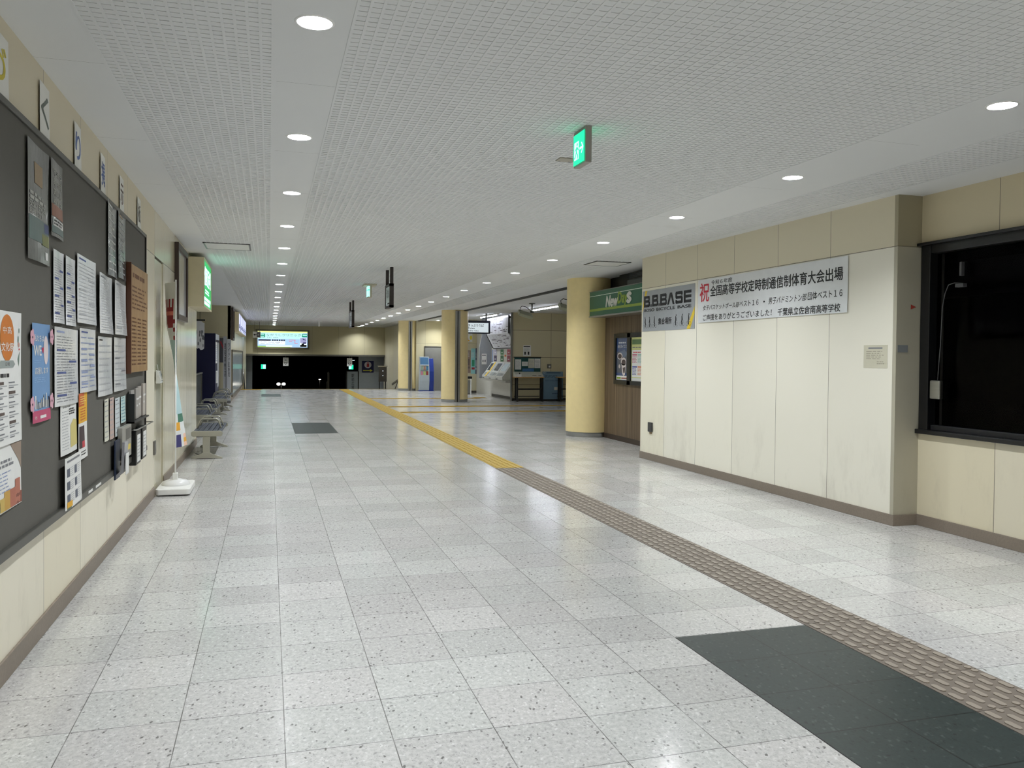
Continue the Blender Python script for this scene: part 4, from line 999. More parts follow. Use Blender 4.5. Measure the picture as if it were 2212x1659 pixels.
t = thing('bollard_post', 'pale slim post standing outside beyond the stairs', 'post', (3.75, 56, -1.9)); MB().use(M('pale_post', (170, 164, 150), .5)).lathe((3.78, 56, -1.92), [(.07, 0), (.07, 2.4), (.05, 2.47), (.02, 2.5)], 16).build('shaft', t); MB().use(M('dull_post', (110, 104, 92), .5)).prism(Fr((3.6, 56, -1.92), (1, 0, 0), (0, 0, 1)), [(-.08, 0), (.1, 0), (.12, 1.95), (.06, 1.8)], 0, .05).build('brace', t)
struct('wall_night', MB().use(night).box(WORLD, -30, 88, -1.9, 40, 88.5, 30).box(WORLD, -1.8, 51.2, 2.2, 7.4, 62, 2.3), None)
t = thing('notice_stand', 'dark slanted map board with two small lamps on the far stairs', 'notice stand', (6.05, 46, -1.3))
f6 = facing(46.)
MB().use(M('dim_brown_board', (62, 58, 52), .5)).box(f6, 5.84, .24, -.05, 6.28, 1.06, 0).build('board', t)
MB().use(steel).box(f6, 5.8, 1.06, -.06, 6.32, 1.13, .01, .004).build('top_rail', t)
MB().use(wl_).ell(f6, 6.07, .84, .028, .028, .004, 12).ell(f6, 6.07, .58, .028, .028, .004, 12).build('lamp', t)
for u in (5.88, 6.22): MB().use(black_metal).box(f6, u-.02, -2.0, -.05, u+.03, .24, -.01).build('leg', t)
t = thing('handrail', 'grey handrail and ledge going down the far stairs by the right wall', 'handrail', (6.6, 44, .4))
MB().use(grey_metal).tube([(6.55, 41.7, .95), (6.55, 42.2, .95), (6.55, 48, -1.6)], .025, 8).tube([(6.55, 41.7, 0), (6.55, 41.7, .97)], .02, 8).build('rail', t)
MB().use(M('dim_ledge', (120, 114, 98), .5)).prism(Fr((6.78, 0, 0), (0, 1, 0), (0, 0, 1)), [(44.5, .5), (47.5, .1), (47.5, .0), (44.5, .4)], 0, .12).build('ledge', t)

# ------------------------------------------------------------------ hanging things on the ceiling
f = Fr((2.2, 5.88, 0), (0, -1, 0), (0, 0, 1))            # face that looks to -x: u = 5.88 - y
def exit_pict(mb, fr, u0, v0, s, w, gm, wm, arrow=True):
    """running figure in a doorway and an arrow"""
    mb.use(wm).rect(fr, u0+.08*s, v0+.12*s, u0+.50*s, v0+.72*s, w)
    q = w+.0008
    mb.use(gm).ell(fr, u0+.36*s, v0+.62*s, .05*s, .055*s, q, 14)
    mb.poly(fr, [(u0+.28*s, v0+.54*s), (u0+.38*s, v0+.56*s), (u0+.34*s, v0+.36*s), (u0+.24*s, v0+.36*s)], q)
    mb.poly(fr, [(u0+.37*s, v0+.55*s), (u0+.50*s, v0+.42*s), (u0+.47*s, v0+.39*s), (u0+.35*s, v0+.48*s)], q)
    mb.poly(fr, [(u0+.28*s, v0+.53*s), (u0+.16*s, v0+.46*s), (u0+.15*s, v0+.40*s), (u0+.19*s, v0+.42*s), (u0+.27*s, v0+.47*s)], q)
    mb.poly(fr, [(u0+.27*s, v0+.38*s), (u0+.34*s, v0+.38*s), (u0+.44*s, v0+.25*s), (u0+.42*s, v0+.14*s), (u0+.37*s, v0+.14*s), (u0+.37*s, v0+.24*s)], q)
    mb.poly(fr, [(u0+.24*s, v0+.38*s), (u0+.30*s, v0+.36*s), (u0+.22*s, v0+.2*s), (u0+.10*s, v0+.17*s), (u0+.09*s, v0+.21*s), (u0+.18*s, v0+.25*s)], q)
    if arrow:
        mb.use(wm).rect(fr, u0+.56*s, v0+.40*s, u0+.84*s, v0+.48*s, w).poly(fr, [(u0+.70*s, v0+.62*s), (u0+.79*s, v0+.62*s), (u0+.93*s, v0+.44*s), (u0+.84*s, v0+.44*s)], w+.0004).poly(fr, [(u0+.84*s, v0+.44*s), (u0+.93*s, v0+.44*s), (u0+.79*s, v0+.26*s), (u0+.70*s, v0+.26*s)], w+.0004)
exg2 = M('exit_green_bright', (10, 214, 150), .4, emit=1.7); exw2 = M('exit_white_bright', (205, 255, 245), .4, emit=1.3)
t = thing('exit_sign', 'green lit running figure exit sign hanging from the near ceiling', 'exit sign', (2.235, 5.76, ZC))
MB().use(M('grey_white_housing', (150, 146, 138), .45)).box(WORLD, 2.206, 5.645, 3.135, 2.256, 5.885, ZC-.005, .004).build('housing', t)
MB().use(exg2).rect(f, .01, 3.145, .235, 3.372, .002).build('face', t).location.x += -.002 if False else 0
mb = MB(); exit_pict(mb, f, .012, 3.155, .222, .0032, exg2, exw2); mb.build('pictogram', t)
MB().use(exg2).box(WORLD, 2.257, 5.655, 3.15, 2.2585, 5.875, 3.372).build('back_face', t)
t = thing('exit_sign', 'small lit exit sign on a wide ceiling plate in mid hall', 'exit sign', (2.29, 19.85, ZC))
MB().use(M('beige_housing', (190, 184, 164), .45)).box(WORLD, 2.244, 19.75, 3.08, 2.335, 20.1, 3.36, .004).build('housing', t)
MB().use(M('beige_housing')).box(WORLD, 2.15, 19.7, 3.36, 2.44, 20.2, 3.40, .006).build('ceiling_plate', t)
MB().use(exw).rect(Fr((2.243, 20.08, 0), (0, -1, 0), (0, 0, 1)), .0, 3.1, .32, 3.35, .001).rect(facing(19.75), 2.247, 3.1, 2.285, 3.35, .001).build('face', t)
MB().use(exg).rect(Fr((2.243, 20.08, 0), (0, -1, 0), (0, 0, 1)), .0, 3.25, .32, 3.268, .002).rect(facing(19.75), 2.247, 3.25, 2.285, 3.268, .002).build('band', t)
for x0, ya, yb, zt, zb, lab, glyph in ((2.21, 15.85, 16.5, 3.09, 2.63, 'dark framed hanging direction sign in mid hall, nearer of the two', '改札'), (2.45, 25.95, 26.9, 3.10, 2.57, 'dark framed hanging direction sign, farther of the two', '東口')):
    t = thing('hanging_sign', lab, 'sign', (x0+.04, (ya+yb)/2, ZC), 'framed direction signs hanging over the hall')
    fx = Fr((x0, yb, 0), (0, -1, 0), (0, 0, 1)); L = yb-ya
    fb = MB().use(dark_bronze).box(WORLD, x0, ya, zb, x0+.08, ya+.045, zt).box(WORLD, x0, yb-.045, zb, x0+.08, yb, zt).box(WORLD, x0, ya, zt-.045, x0+.08, yb, zt).box(WORLD, x0, ya, zb, x0+.08, yb, zb+.045)
    fb.build('frame', t)
    MB().use(M('pale_sign_panel', (226, 230, 232), .5)).box(WORLD, x0+.012, ya+.04, zb+.04, x0+.068, yb-.04, zt-.04).build('panel', t)
    mb = MB().use(grey_ink).text(fx, glyph, L*.25, zb+.2, L*.75, zb+.38, -.010, .02).use(ink).rect(fx, L*.15, zb+.07, L*.8, zb+.10, -.010).use(wl_).ell(fx, L*.3, zb+.085, .05, .02, -.009, 12); mb.build('print', t)
    for y in (ya, yb-.05): MB().use(dark_bronze).box(WORLD, x0+.01, y, zt-.005, x0+.07, y+.05, ZC-.001).build('post', t)
for x0, x1, y0, y1, lab, axis in ((-.98, -.29, 13.38, 14.14, 'outlined ceiling access hatch near the green lightbox', 0), (5.50, 6.16, 13.47, 14.1, 'outlined ceiling access hatch above the shop sign', 1)):
    t = thing('ceiling_hatch', lab, 'hatch', ((x0+x1)/2, (y0+y1)/2, ZC))
    mb = MB().use(grey_metal); e = .025
    for q in ((x0, y0, x1, y0+e), (x0, y1-e, x1, y1), (x0, y0, x0+e, y1), (x1-e, y0, x1, y1)): mb.box(WORLD, q[0], q[1], ZC-.0145, q[2], q[3], ZC-.0005)
    mb.build('frame', t); MB().use(M('hatch_white', (222, 222, 218), .8)).box(WORLD, x0+e, y0+e, ZC-.0125, x1-e, y1-e, ZC-.0005).build('cover', t)
t = thing('ceiling_plate', 'small dull blanking plate on the ceiling just past the near exit sign', 'plate', (2.43, 6.68, ZC))
MB().use(M('dull_plate', (170, 166, 152), .6)).box(WORLD, 2.36, 6.62, ZC-.012, 2.51, 6.74, ZC-.0005, .002).build('plate', t)
MB().use(black_metal).box(WORLD, 2.38, 6.72, ZC-.013, 2.40, 6.735, ZC-.011).box(WORLD, 2.47, 6.72, ZC-.013, 2.49, 6.735, ZC-.011).build('screw', t)
t = thing('ceiling_sensor', 'small white tube sensor hanging from the far ceiling', 'sensor', (2.42, 43, ZC)); MB().use(wplastic).lathe((2.42, 43, 3.14), [(.03, 0), (.045, .02), (.045, .2), (.02, .25)], 16).build('body', t); MB().use(wplastic).lathe((2.42, 43, 3.385), [(.12, 0), (.12, .02)], 16).build('plate', t)
# ------------------------------------------------------------------ right wall
t = thing('wall_sign', 'grey bicycle meeting point sign with yellow corners on the right wall', 'sign', RW(ry(12), 2.15))
a, b, z0, z1 = ry(12.86), ry(11.10), 2.155, 2.835
f = RW; W_ = b-a
MB().use(M('silver_grey_sign', (162, 166, 170), .35)).box(RW, a, z0, .001, b, z1, .006).build('panel', t)
sy = M('yellow_stripe', (226, 196, 60), .4)
mb = MB().use(sy).poly(RW, [(a, z1-.30), (a+.02, z1-.22), (a+.10, z1-.0), (a+.18, z1-.0), (a+.09, z1-.17), (a+.0, z1-.36)], .0066).poly(RW, [(b-.24, z0), (b-.13, z0), (b, z0+.22), (b, z0+.34)], .0066)
bk = M('sign_black', (24, 24, 28), .4)
gx = lambda p: a+(p-105)/1460*W_          # letter spacing read off the sign
mb.use(bk)
zt_, zb_ = z1-.085, z1-.275               # cap line and base line of the big letters
for ch, p0, p1 in (('B', 150, 335), ('.', 352, 388), ('B', 400, 580), ('.', 592, 625), ('B', 640, 830), ('A', 838, 1045), ('S', 1065, 1260), ('E', 1285, 1480)):
    u0, u1 = gx(p0), gx(p1); zm = (zt_+zb_)/2; k = .048
    if ch == '.': mb.rect(RW, u0, zb_, u1, zb_+.042, .0072)
    elif ch == 'E':
        mb.rect(RW, u0, zb_, u0+.06, zt_, .0072)
        for z in (zb_, zm-k/2+.004, zt_-k+.004): mb.rect(RW, u0+.06, z, u1, z+k-.004, .0072)
    elif ch == 'A':
        c = (u0+u1)/2; mb.poly(RW, [(u0, zb_), (u0+.062, zb_), (c+.004, zt_-.06), (c+.004, zt_), (c-.035, zt_)], .0072).poly(RW, [(u1, zb_), (c+.035, zt_), (c+.004, zt_), (c+.004, zt_-.06), (u1-.062, zb_)], .0072)
    elif ch == 'B':
        mb.rect(RW, u0, zb_, u0+.06, zt_, .0072).rect(RW, u1-.058, zm+.012, u1-.012, zt_-.012, .0072).rect(RW, u1-.05, zb_+.012, u1-.0, zm-.006, .0072)
        for z in (zb_, zm-k/2+.004, zt_-k+.004): mb.rect(RW, u0+.06, z, u1-.02, z+k-.004, .0072)
    else:
        for z in (zb_, zm-k/2+.004, zt_-k+.004): mb.rect(RW, u0+.012, z, u1-.012, z+k-.004, .0072)
        mb.rect(RW, u0, zm, u0+.055, zt_-.012, .0072).rect(RW, u1-.055, zb_+.012, u1, zm, .0072).rect(RW, u1-.055, zt_-.06, u1-.004, zt_-.012, .0072).rect(RW, u0+.004, zb_+.012, u0+.055, zb_+.06, .0072)
mb.text(RW, 'BOSO', gx(165), z1-.352, gx(465), z1-.305, .0072, .06).text(RW, 'BICYCLE', gx(535), z1-.352, gx(1050), z1-.305, .0072, .06).text(RW, 'BASE', gx(1130), z1-.352, gx(1480), z1-.305, .0072, .06)
mb.text(RW, '集合場所', gx(590), z0+.098, gx(965), z0+.205, .0072, .05)
for k, p in enumerate((200, 335, 480, 1080, 1245, 1415)):
    c = gx(p); s = -1 if k < 3 else 1
    P_ = Fr(RW(c, z0+.05), RW.u*(.78*s), RW.v); P_.u = RW.u*(.78*s); P_.v = RW.v*.76; P_.n = -RW.v.cross(RW.u) if False else RW.n
    g = M('sign_grey', (96, 98, 102), .4)
    mb.use(g if k < 5 else bk).ring(P_, -.055, .042, .036, .042, .0072, 20).ring(P_, .055, .042, .036, .042, .0072, 20)
    mb.use(bk).poly(P_, [(-.03, .085), (-.002, .075), (.032, .15), (.012, .215), (-.012, .21), (-.012, .13)], .0076).ell(P_, .014, .232, .014, .022, .0076, 12).poly(P_, [(-.02, .09), (.01, .09), (.022, .02), (.002, .02)], .0078).poly(P_, [(.005, .165), (.012, .148), (.05, .105), (.05, .12)], .0078).poly(P_, [(-.05, .046), (.0, .05), (.05, .046), (.0, .04)], .0077)
mb.build('print', t)
t = thing('congratulation_banner', 'long white congratulation banner with black and red lettering on the right wall', 'banner', RW(ry(9.4), 2.24))
a, b, z0, z1 = ry(10.985), ry(7.73), 2.235, 2.865
BW, BH = b-a, z1-z0
def bwarp(u, v): return .004*math.sin(u*2.3+v*3)+.004*math.sin(v*5+u)
fb_ = Fr(RW(a, z0, .012), RW.u, RW.v, bwarp)
MB().use(M('white_vinyl', (224, 226, 228), .28, spec=.5)).rect(fb_, 0, 0, BW, BH, 0, 24, 6).build('sheet', t)
# each line is placed from the photograph as (u fraction, v fraction) boxes
mb = MB(); q = .0015
U = lambda yv: (10.985-yv)
mb.use(M('banner_red', (196, 44, 62), .4)).text(fb_, '祝', U(10.927), .305, U(10.67), .575, q, .03)
mb.use(bk)
mb.text(fb_, '令和６年度', U(10.62), .535, U(10.08), .60, q, .012)
mb.text(fb_, '全国高等学校定時制通信制体育大会出場', U(10.637), .368, U(7.811), .52, q, .04)
mb.text(fb_, '女子バスケットボール部', U(10.834), .175, U(9.881), .25, q, .014, .15).text(fb_, 'ベスト１６', U(9.874), .18, U(9.438), .255, q, .014)
mb.ell(fb_, U(9.315), .215, .018, .012, q, 10)
mb.text(fb_, '男子バドミントン部', U(9.222), .175, U(8.445), .262, q, .014, .15).text(fb_, '団体ベスト１６', U(8.426), .18, U(7.816), .27, q, .014)
mb.text(fb_, 'ご声援をありがとうございました！', U(10.834), .025, U(9.146), .115, q, .022)
mb.text(fb_, '千葉県立佐倉南高等学校', U(9.017), .015, U(7.845), .11, q, .03)
mb.build('lettering', t)
t = thing('wall_notice', 'small faded paper notice taped beside the corner of the right wall', 'notice', RW(ry(7.3), 1.62))
a, b = ry(7.47), ry(7.12)
MB().use(M('yellowed_notice', (204, 200, 180), .5)).box(RW, a, 1.625, .001, b, 1.868, .003).build('sheet', t)
mb = MB().use(grey_ink).rect(RW, a+.07, 1.828, b-.07, 1.842, .0036).use(M('tan_ink', (140, 134, 118), .5)).para(RW, a+.04, 1.71, b-.04, 1.81, 5, .0036, .3).para(RW, a+.2, 1.66, b-.04, 1.70, 2, .0036, .3); mb.build('print', t)
t = thing('wall_outlet', 'dark grey cable outlet low on the right wall', 'outlet', RW(ry(12.5), .5))
MB().use(M('dark_grey_plastic', (64, 64, 64), .4)).box(RW, ry(12.57), .475, .0, ry(12.43), .635, .03, .008).build('cover', t)
MB().use(M('rusty_clip', (150, 128, 92), .5)).box(RW, ry(12.53), .445, .0, ry(12.47), .475, .015).build('clip', t)
fr7 = facing(7.0)
tag(MB().use(M('red_arrow_vinyl', (176, 68, 56), .5)).poly(fr7, [(6.345, 2.285), (6.345, 2.235), (6.41, 2.26)], .002).build('arrow_sticker'), 'tiny red arrow sticker on the narrow return of the right wall', 'sticker')
tag(MB().use(M('grey_tape', (132, 136, 138), .4)).box(fr7, 6.19, 1.79, .0, 6.315, 1.865, .003).build('nameplate'), 'small blank grey plate on the narrow return of the right wall', 'plate')
t = thing('window_operator', 'silver operator box with a thin cable inside the black window', 'window operator', (6.45, 6.75, 1.3))
fo_ = WW
MB().use(steel).box(WW, -6.81, 1.32, .0, -6.68, 1.51, .05, .012).build('box', t)
MB().use(M('grey_cable', (74, 74, 76), .5)).tube([WW(-6.735, 1.51, .02), WW(-6.715, 1.9, .01), WW(-6.70, 2.25, .01), WW(-6.67, 2.38, .01), WW(-6.63, 2.46, .01), WW(-6.57, 2.475, .0), WW(-6.51, 2.47, -.05)], .005, 6).build('cable', t)
MB().use(M('grey_cable')).box(WW, -6.51, 2.54, -.04, -6.485, 2.675, .0, .003).box(WW, -6.56, 2.43, -.05, -6.46, 2.465, -.0, .004).build('bracket', t)
for z in (1.93, 2.25): pass

# ------------------------------------------------------------------ shop front
t = thing('shop_sign', 'green shop fascia sign with white and lime lettering', 'sign', (6.6, 14.6, 2.56))
f = Fr((6.5, 16.28, 0), (0, -1, 0), (0, 0, 1)); L = 16.28-12.92
sg = M('deep_green_sign', (38, 96, 66), .35); lime = M('lime_stripe', (142, 164, 58), .4)
MB().use(sg).box(f, 0, 2.57, -.36, L, 3.07, 0).build('body', t)
MB().use(steel).box(f, -.01, 2.545, -.37, L, 2.575, .012, .004).build('bottom_rail', t)
MB().use(M('grey_top_rail', (120, 122, 116), .4, .4)).box(f, -.005, 3.07, -.37, L, 3.085, .006).build('top_rail', t)
MB().use(M('pale_green_white', (206, 218, 204), .4)).rect(f, 0, 2.975, L, 2.99, .002).use(lime).rect(f, 0, 2.665, L, 2.715, .002).build('stripes', t)
mb = MB().use(M('sign_letter_white', (214, 214, 206), .4)).text(f, 'New', .88, 2.725, 1.47, 2.94, .004, .10, .2)
mb.use(M('sign_letter_lime', (132, 158, 48), .4)).text(f, 'Day', 1.47, 2.70, 1.91, 2.975, .005, .10, .1)
mb.use(M('sign_letter_white')).text(f, 's', 1.90, 2.755, 2.08, 2.94, .006, .12, .1); mb.build('lettering', t)
struct('trim_shop_head', MB().use(M('dark_ribbed_grille', (30, 31, 31), .5)).box(WORLD, 6.92, 12.92, 2.62, 7.0, 15.7, ZC).box(WORLD, 7.05, 15.7, 2.62, 7.1, 16.9, ZC), None)
t = thing('shutter_box', 'dim grey shutter housing above the green shop sign', 'shutter box', (6.9, 14.0, 3.1))
MB().use(M('dim_grey_shutter', (92, 96, 96), .5)).box(WORLD, 6.8, 12.92, 3.12, 6.92, 15.05, 3.24, .006).build('housing', t)
mb = MB().use(M('dim_grey_slats', (60, 63, 63), .5))
for k in range(5): mb.box(WORLD, 6.84, 12.92, 3.25+.028*k, 6.92, 15.05, 3.27+.028*k)
mb.build('grille', t)
t = thing('poster_case', 'black wall case with two posters on the wood shop front', 'poster case', (6.88, 15.0, 1.2))
f = Fr((6.9, 15.80, 0), (0, -1, 0), (0, 0, 1)); L = 1.52
cb = M('black_case', (18, 22, 24), .35)
fb = MB().use(cb)
for q in ((0, 1.165, .095, 2.2), (.66, 1.165, .815, 2.2), (L-.13, 1.165, L, 2.2), (.095, 2.11, L-.13, 2.2), (.095, 1.165, L-.13, 1.25)): fb.box(f, q[0], q[1], 0, q[2], q[3], .05, .004)
fb.build('frame', t)
def sq(u): return .095+(u-.13)*.565/.95           # poster widths
fq_ = f
class _S(Fr):
    def __call__(s, a, b, w=0.): return fq_(sq(a), b, w)
f1 = _S(f.o, f.u, f.v)
p1 = MB().use(M('navy_poster', (66, 86, 128), .25)).rect(f1, .13, 1.245, 1.08, 2.12, .02).build('poster_sheet', t)
mb = MB().use(M('pale_print2', (190, 196, 206), .4)).para(f1, .3, 1.99, .9, 2.03, 1, .021, .7).text(f1, '毎日ネイビス', .22, 1.90, .95, 1.975, .021, .03)
mb.use(M('slate_photo', (82, 88, 102), .3)).rect(f1, .15, 1.40, 1.06, 1.83, .0205).use(M('misty_blue', (96, 112, 140), .3)).poly(f1, [(.4, 1.83), (.8, 1.87), (1.04, 1.78), (.75, 1.70)], .021)
cw = M('cup_white', (206, 196, 196), .4); cd_ = M('cup_dark', (70, 60, 64), .4)
mb.use(cw).ell(f1, .41, 1.74, .21, .07, .0215).use(cd_).ell(f1, .41, 1.735, .15, .05, .022).use(cw).ell(f1, .72, 1.63, .22, .08, .0225).poly(f1, [(.54, 1.60), (.93, 1.60), (.84, 1.36), (.72, 1.34), (.62, 1.38)], .0225).use(cd_).ell(f1, .73, 1.62, .16, .05, .023).poly(f1, [(.66, 1.5), (.86, 1.52), (.82, 1.40), (.72, 1.4)], .023).use(cw).ell(f1, .38, 1.53, .07, .04, .0215)
mb.use(white).rect(f1, .13, 1.255, 1.08, 1.34, .021).use(M('lime_stripe')).rect(f1, .18, 1.275, .5, 1.315, .022).use(M('dull_red_ink', (150, 90, 80), .4)).rect(f1, .55, 1.28, 1.03, 1.305, .022); mb.build('print', p1)
f2 = Fr(f(.815, 0), f.u, f.v)
p2 = MB().use(M('pale_lime_poster', (206, 208, 140), .3)).rect(f2, 0, 1.245, .575, 2.12, .02).build('poster_sheet', t)
mb = MB().use(M('green_strip_print', (92, 120, 78), .4)).rect(f2, .03, 1.97, .55, 2.07, .021).use(white).rect(f2, .03, 1.33, .55, 1.86, .021).use(grey_ink).para(f2, .05, 1.89, .5, 1.93, 1, .021, .5).use(red_ink).para(f2, .09, 1.80, .5, 1.83, 1, .022, .6)
for k, c in enumerate(((190, 104, 128), (150, 190, 180), (98, 104, 168), (222, 140, 100))):
    u, v = .05+.25*(k % 2), 1.60-.235*(k//2)
    mb.use(M('table_print_%d' % k, c, .4)).rect(f2, u, v+.15, u+.22, v+.18, .022).para(f2, u, v, u+.22, v+.14, 5, .022, .5)
mb.use(white).rect(f2, .02, 1.25, .56, 1.31, .022); mb.build('print', p2)

# ------------------------------------------------------------------ ticket hall
f = facing(30.43)
t = thing('wall_notice', 'white notice with two dark pictures on the ticket hall wall', 'notice', (9.57, 30.4, 1.73))
MB().use(white).box(f, 9.41, 1.73, 0, 9.73, 2.15, .004).build('sheet', t)
MB().use(ink).rect(f, 9.43, 2.09, 9.69, 2.115, .005).rect(f, 9.46, 1.79, 9.52, 1.9, .005).rect(f, 9.60, 1.79, 9.66, 1.9, .005).use(lt_grey_ink).para(f, 9.44, 1.93, 9.70, 2.06, 5, .005, .4).build('print', t)
t = thing('notice_board', 'small dark green pinboard with papers above the writing table', 'notice board', (9.6, 30.4, 1.15))
MB().use(M('deep_teal_board', (20, 74, 72), .6)).box(f, 9.06, 1.13, 0, 10.12, 1.67, .02).build('panel', t)
MB().use(black_metal).box(f, 9.03, 1.67, 0, 10.14, 1.70, .03).build('top_rail', t)
for q, m in (((9.09, 1.21, 9.33, 1.60), white), ((9.36, 1.35, 9.60, 1.52), white), ((9.62, 1.27, 9.86, 1.64), M('cream_leaflet')), ((9.87, 1.27, 10.11, 1.64), white), ((9.38, 1.14, 9.85, 1.25), M('mid_blue_print', (62, 118, 176), .5))):
    p = MB().use(m).box(f, q[0], q[1], .02, q[2], q[3], .024).build('paper', t)
    MB().use(lt_grey_ink).para(f, q[0]+.02, q[1]+.04, q[2]-.02, q[3]-.04, 6, .025, .3).build('print', p)
def table(x0, x1, lab, full=True):
    t = thing('writing_table', lab, 'table', ((x0+x1)/2, 30.1, 0), 'writing tables in the ticket hall')
    MB().use(wood_mat('oak_top_%d' % int(x0), (176, 140, 92), (200, 164, 112), 'x', 12.)).box(WORLD, x0, 29.85, .90, x1, 30.345, .945, .004).build('tabletop', t)
    for a in (x0+.06, x1-.06):
        MB().use(black_metal).box(WORLD, a-.03, 29.89, .0, a+.03, 29.94, .90).box(WORLD, a-.03, 29.86, 0, a+.03, 30.34, .03).box(WORLD, a+.02, 30.26, 0, a+.08, 30.31, .90).build('leg', t)
    MB().use(black_metal).box(WORLD, x0+.06, 29.9, .45, x1-.06, 29.93, .50).box(WORLD, x0+.06, 30.28, .17, x1-.06, 30.3, .20).build('cross_bar', t)
    return t
table(8.97, 10.10, 'black legged wooden writing table below the green pinboard'); table(10.72, 12.0, 'writing table half hidden by the near yellow pillar')
t = thing('stationery_tray', 'pale tray with forms and pens on the writing table', 'tray', (9.5, 30.1, .945))
MB().use(M('pale_grey_tray', (196, 198, 186), .5)).prism(Fr((8.98, 0, 0), (0, 1, 0), (0, 0, 1)), [(29.88, .946), (30.3, .946), (30.3, 1.13), (30.26, 1.13), (29.88, 1.0)], 0, 1.09).build('body', t)
MB().use(ink).box(WORLD, 9.62, 29.87, .985, 9.78, 29.9, 1.0).box(WORLD, 9.86, 29.87, .985, 9.98, 29.9, 1.0).box(WORLD, 9.1, 29.87, .98, 9.13, 29.9, 1.1).build('pen_clip', t)
MB().use(white).box(WORLD, 8.98, 29.855, .946, 9.18, 29.865, 1.04).build('form', t)
t = thing('poster_stand', 'pale blue panel poster standing on the floor beside the writing table', 'poster', (10.65, 30.3, 0))
fq = Fr((0, 30.375, 0), (1, 0, 0), (0, .04, 1))
MB().use(M('pale_blue_panel', (116, 146, 168), .5)).box(fq, 10.20, .06, 0, 11.05, 1.14, .01).build('panel', t)
mb = MB().use(M('dark_blue_ink', (70, 96, 120), .5)).rect(fq, 10.37, 1.07, 10.95, 1.11, .0115).para(fq, 10.3, .88, 10.95, 1.02, 3, .0115, .4).para(fq, 10.3, .75, 10.9, .82, 2, .0115, .3).para(fq, 10.6, .26, 10.9, .3, 1, .0115, .8).use(M('cream_leaflet')).rect(fq, 10.68, .42, 10.84, .53, .0115).ring(fq, 10.28, 1.09, .025, .035, .0115, 16); mb.build('print', t)
MB().use(black_metal).box(WORLD, 10.22, 30.365, 0, 11.0, 30.41, .06).build('foot', t)
t = thing('wall_switch', 'square grey switch plate on the ticket hall wall', 'switch', (10.48, 30.4, 1.26))
MB().use(grey_metal).box(f, 10.40, 1.26, 0, 10.57, 1.43, .012, .003).build('plate', t); MB().use(white).box(f, 10.455, 1.30, .012, 10.525, 1.37, .02).build('button', t)
# ticket machines and the ledge they stand on
fm = Fr((9.27, 34.5, 0), (0, -1, 0), (0, 0, 1))           # u = 34.5 - y, looks to -x
struct('wall_ledge', MB().use(M('worn_steel_ledge', (168, 166, 158), .35)).prism(Fr((0, 34.5, 0), (1, 0, 0), (0, 0, 1)), [(8.74, .70), (9.27, .66), (9.27, .76), (8.74, .76)], 0, 3.98), None)
struct('wall_cheek', MB().use(M('grey_steel_cheek', (150, 154, 158), .4)).prism(facing(34.56), [(8.72, .76), (9.26, .76), (9.26, ZC-.02), (8.82, ZC-.02), (8.82, 2.62), (8.72, 2.1)], -.06, 0), None)
struct('wall_cheek_post', MB().use(M('steel_corner_post', (120, 120, 116), .4)).box(WORLD, 8.90, 30.36, 0, 8.96, 30.43, ZC-.01), None)
mbody = M('pale_grey_machine', (200, 202, 198), .35); scr = M('dark_machine_screen', (70, 76, 82), .15, spec=.6)
def machine(y0, y1, lab, strip=False, lit=False):
    t = thing('ticket_machine', lab, 'ticket machine', (9.0, (y0+y1)/2, .76), 'ticket machines on the ledge')
    fy = Fr((0, y1, 0), (1, 0, 0), (0, 0, 1)); d = y1-y0
    MB().use(mbody).prism(fy, [(8.80, .765), (8.78, .90), (8.92, 1.06), (8.95, 1.09), (9.20, 1.46), (9.265, 1.46), (9.265, .765)], .01, d-.01, .006).build('body', t)
    sl_ = Fr((8.953, y1-.02, 1.085), (0, -1, 0), (.25, 0, .37))
    MB().use(M('lit_machine_screen', (206, 226, 232), .2, emit=.25) if lit else scr).box(sl_, .10, .04, 0, d-.30, .40, .006).build('screen', t)
    MB().use(M('pale_grey_panel', (178, 182, 182), .35)).box(sl_, d-.28, .04, 0, d-.10, .40, .006).build('coin_panel', t)
    ft = Fr((8.785, y1-.02, .90), (0, -1, 0), (.14, 0, .16))
    MB().use(M('mid_grey_panel', (140, 146, 148), .35)).box(ft, .08, .03, 0, d-.4, .19, .012, .003).box(ft, d-.36, .05, 0, d-.14, .17, .012, .003).build('button_panel', t)
    fl_ = Fr((8.80, y1-.02, 0), (0, -1, 0), (0, 0, 1))
    MB().use(black_plastic).box(fl_, .06, .79, -.01, .30, .88, .008).build('ticket_slot', t)
    if strip: MB().use(M('yellow_closed_strip', (232, 196, 74), .5)).box(sl_, d*.52, -.02, .008, d*.52+.2, .46, .012).box(ft, d*.52, -.05, .014, d*.52+.2, .21, .02).build('closed_strip', t)
machine(33.3, 34.35, 'pale grey ticket machine with yellow strip, farthest of the three', True); machine(32.22, 33.28, 'pale grey ticket machine in the middle of the three'); machine(31.15, 32.2, 'pale grey ticket machine with lit screen, nearest of the three', lit=True)
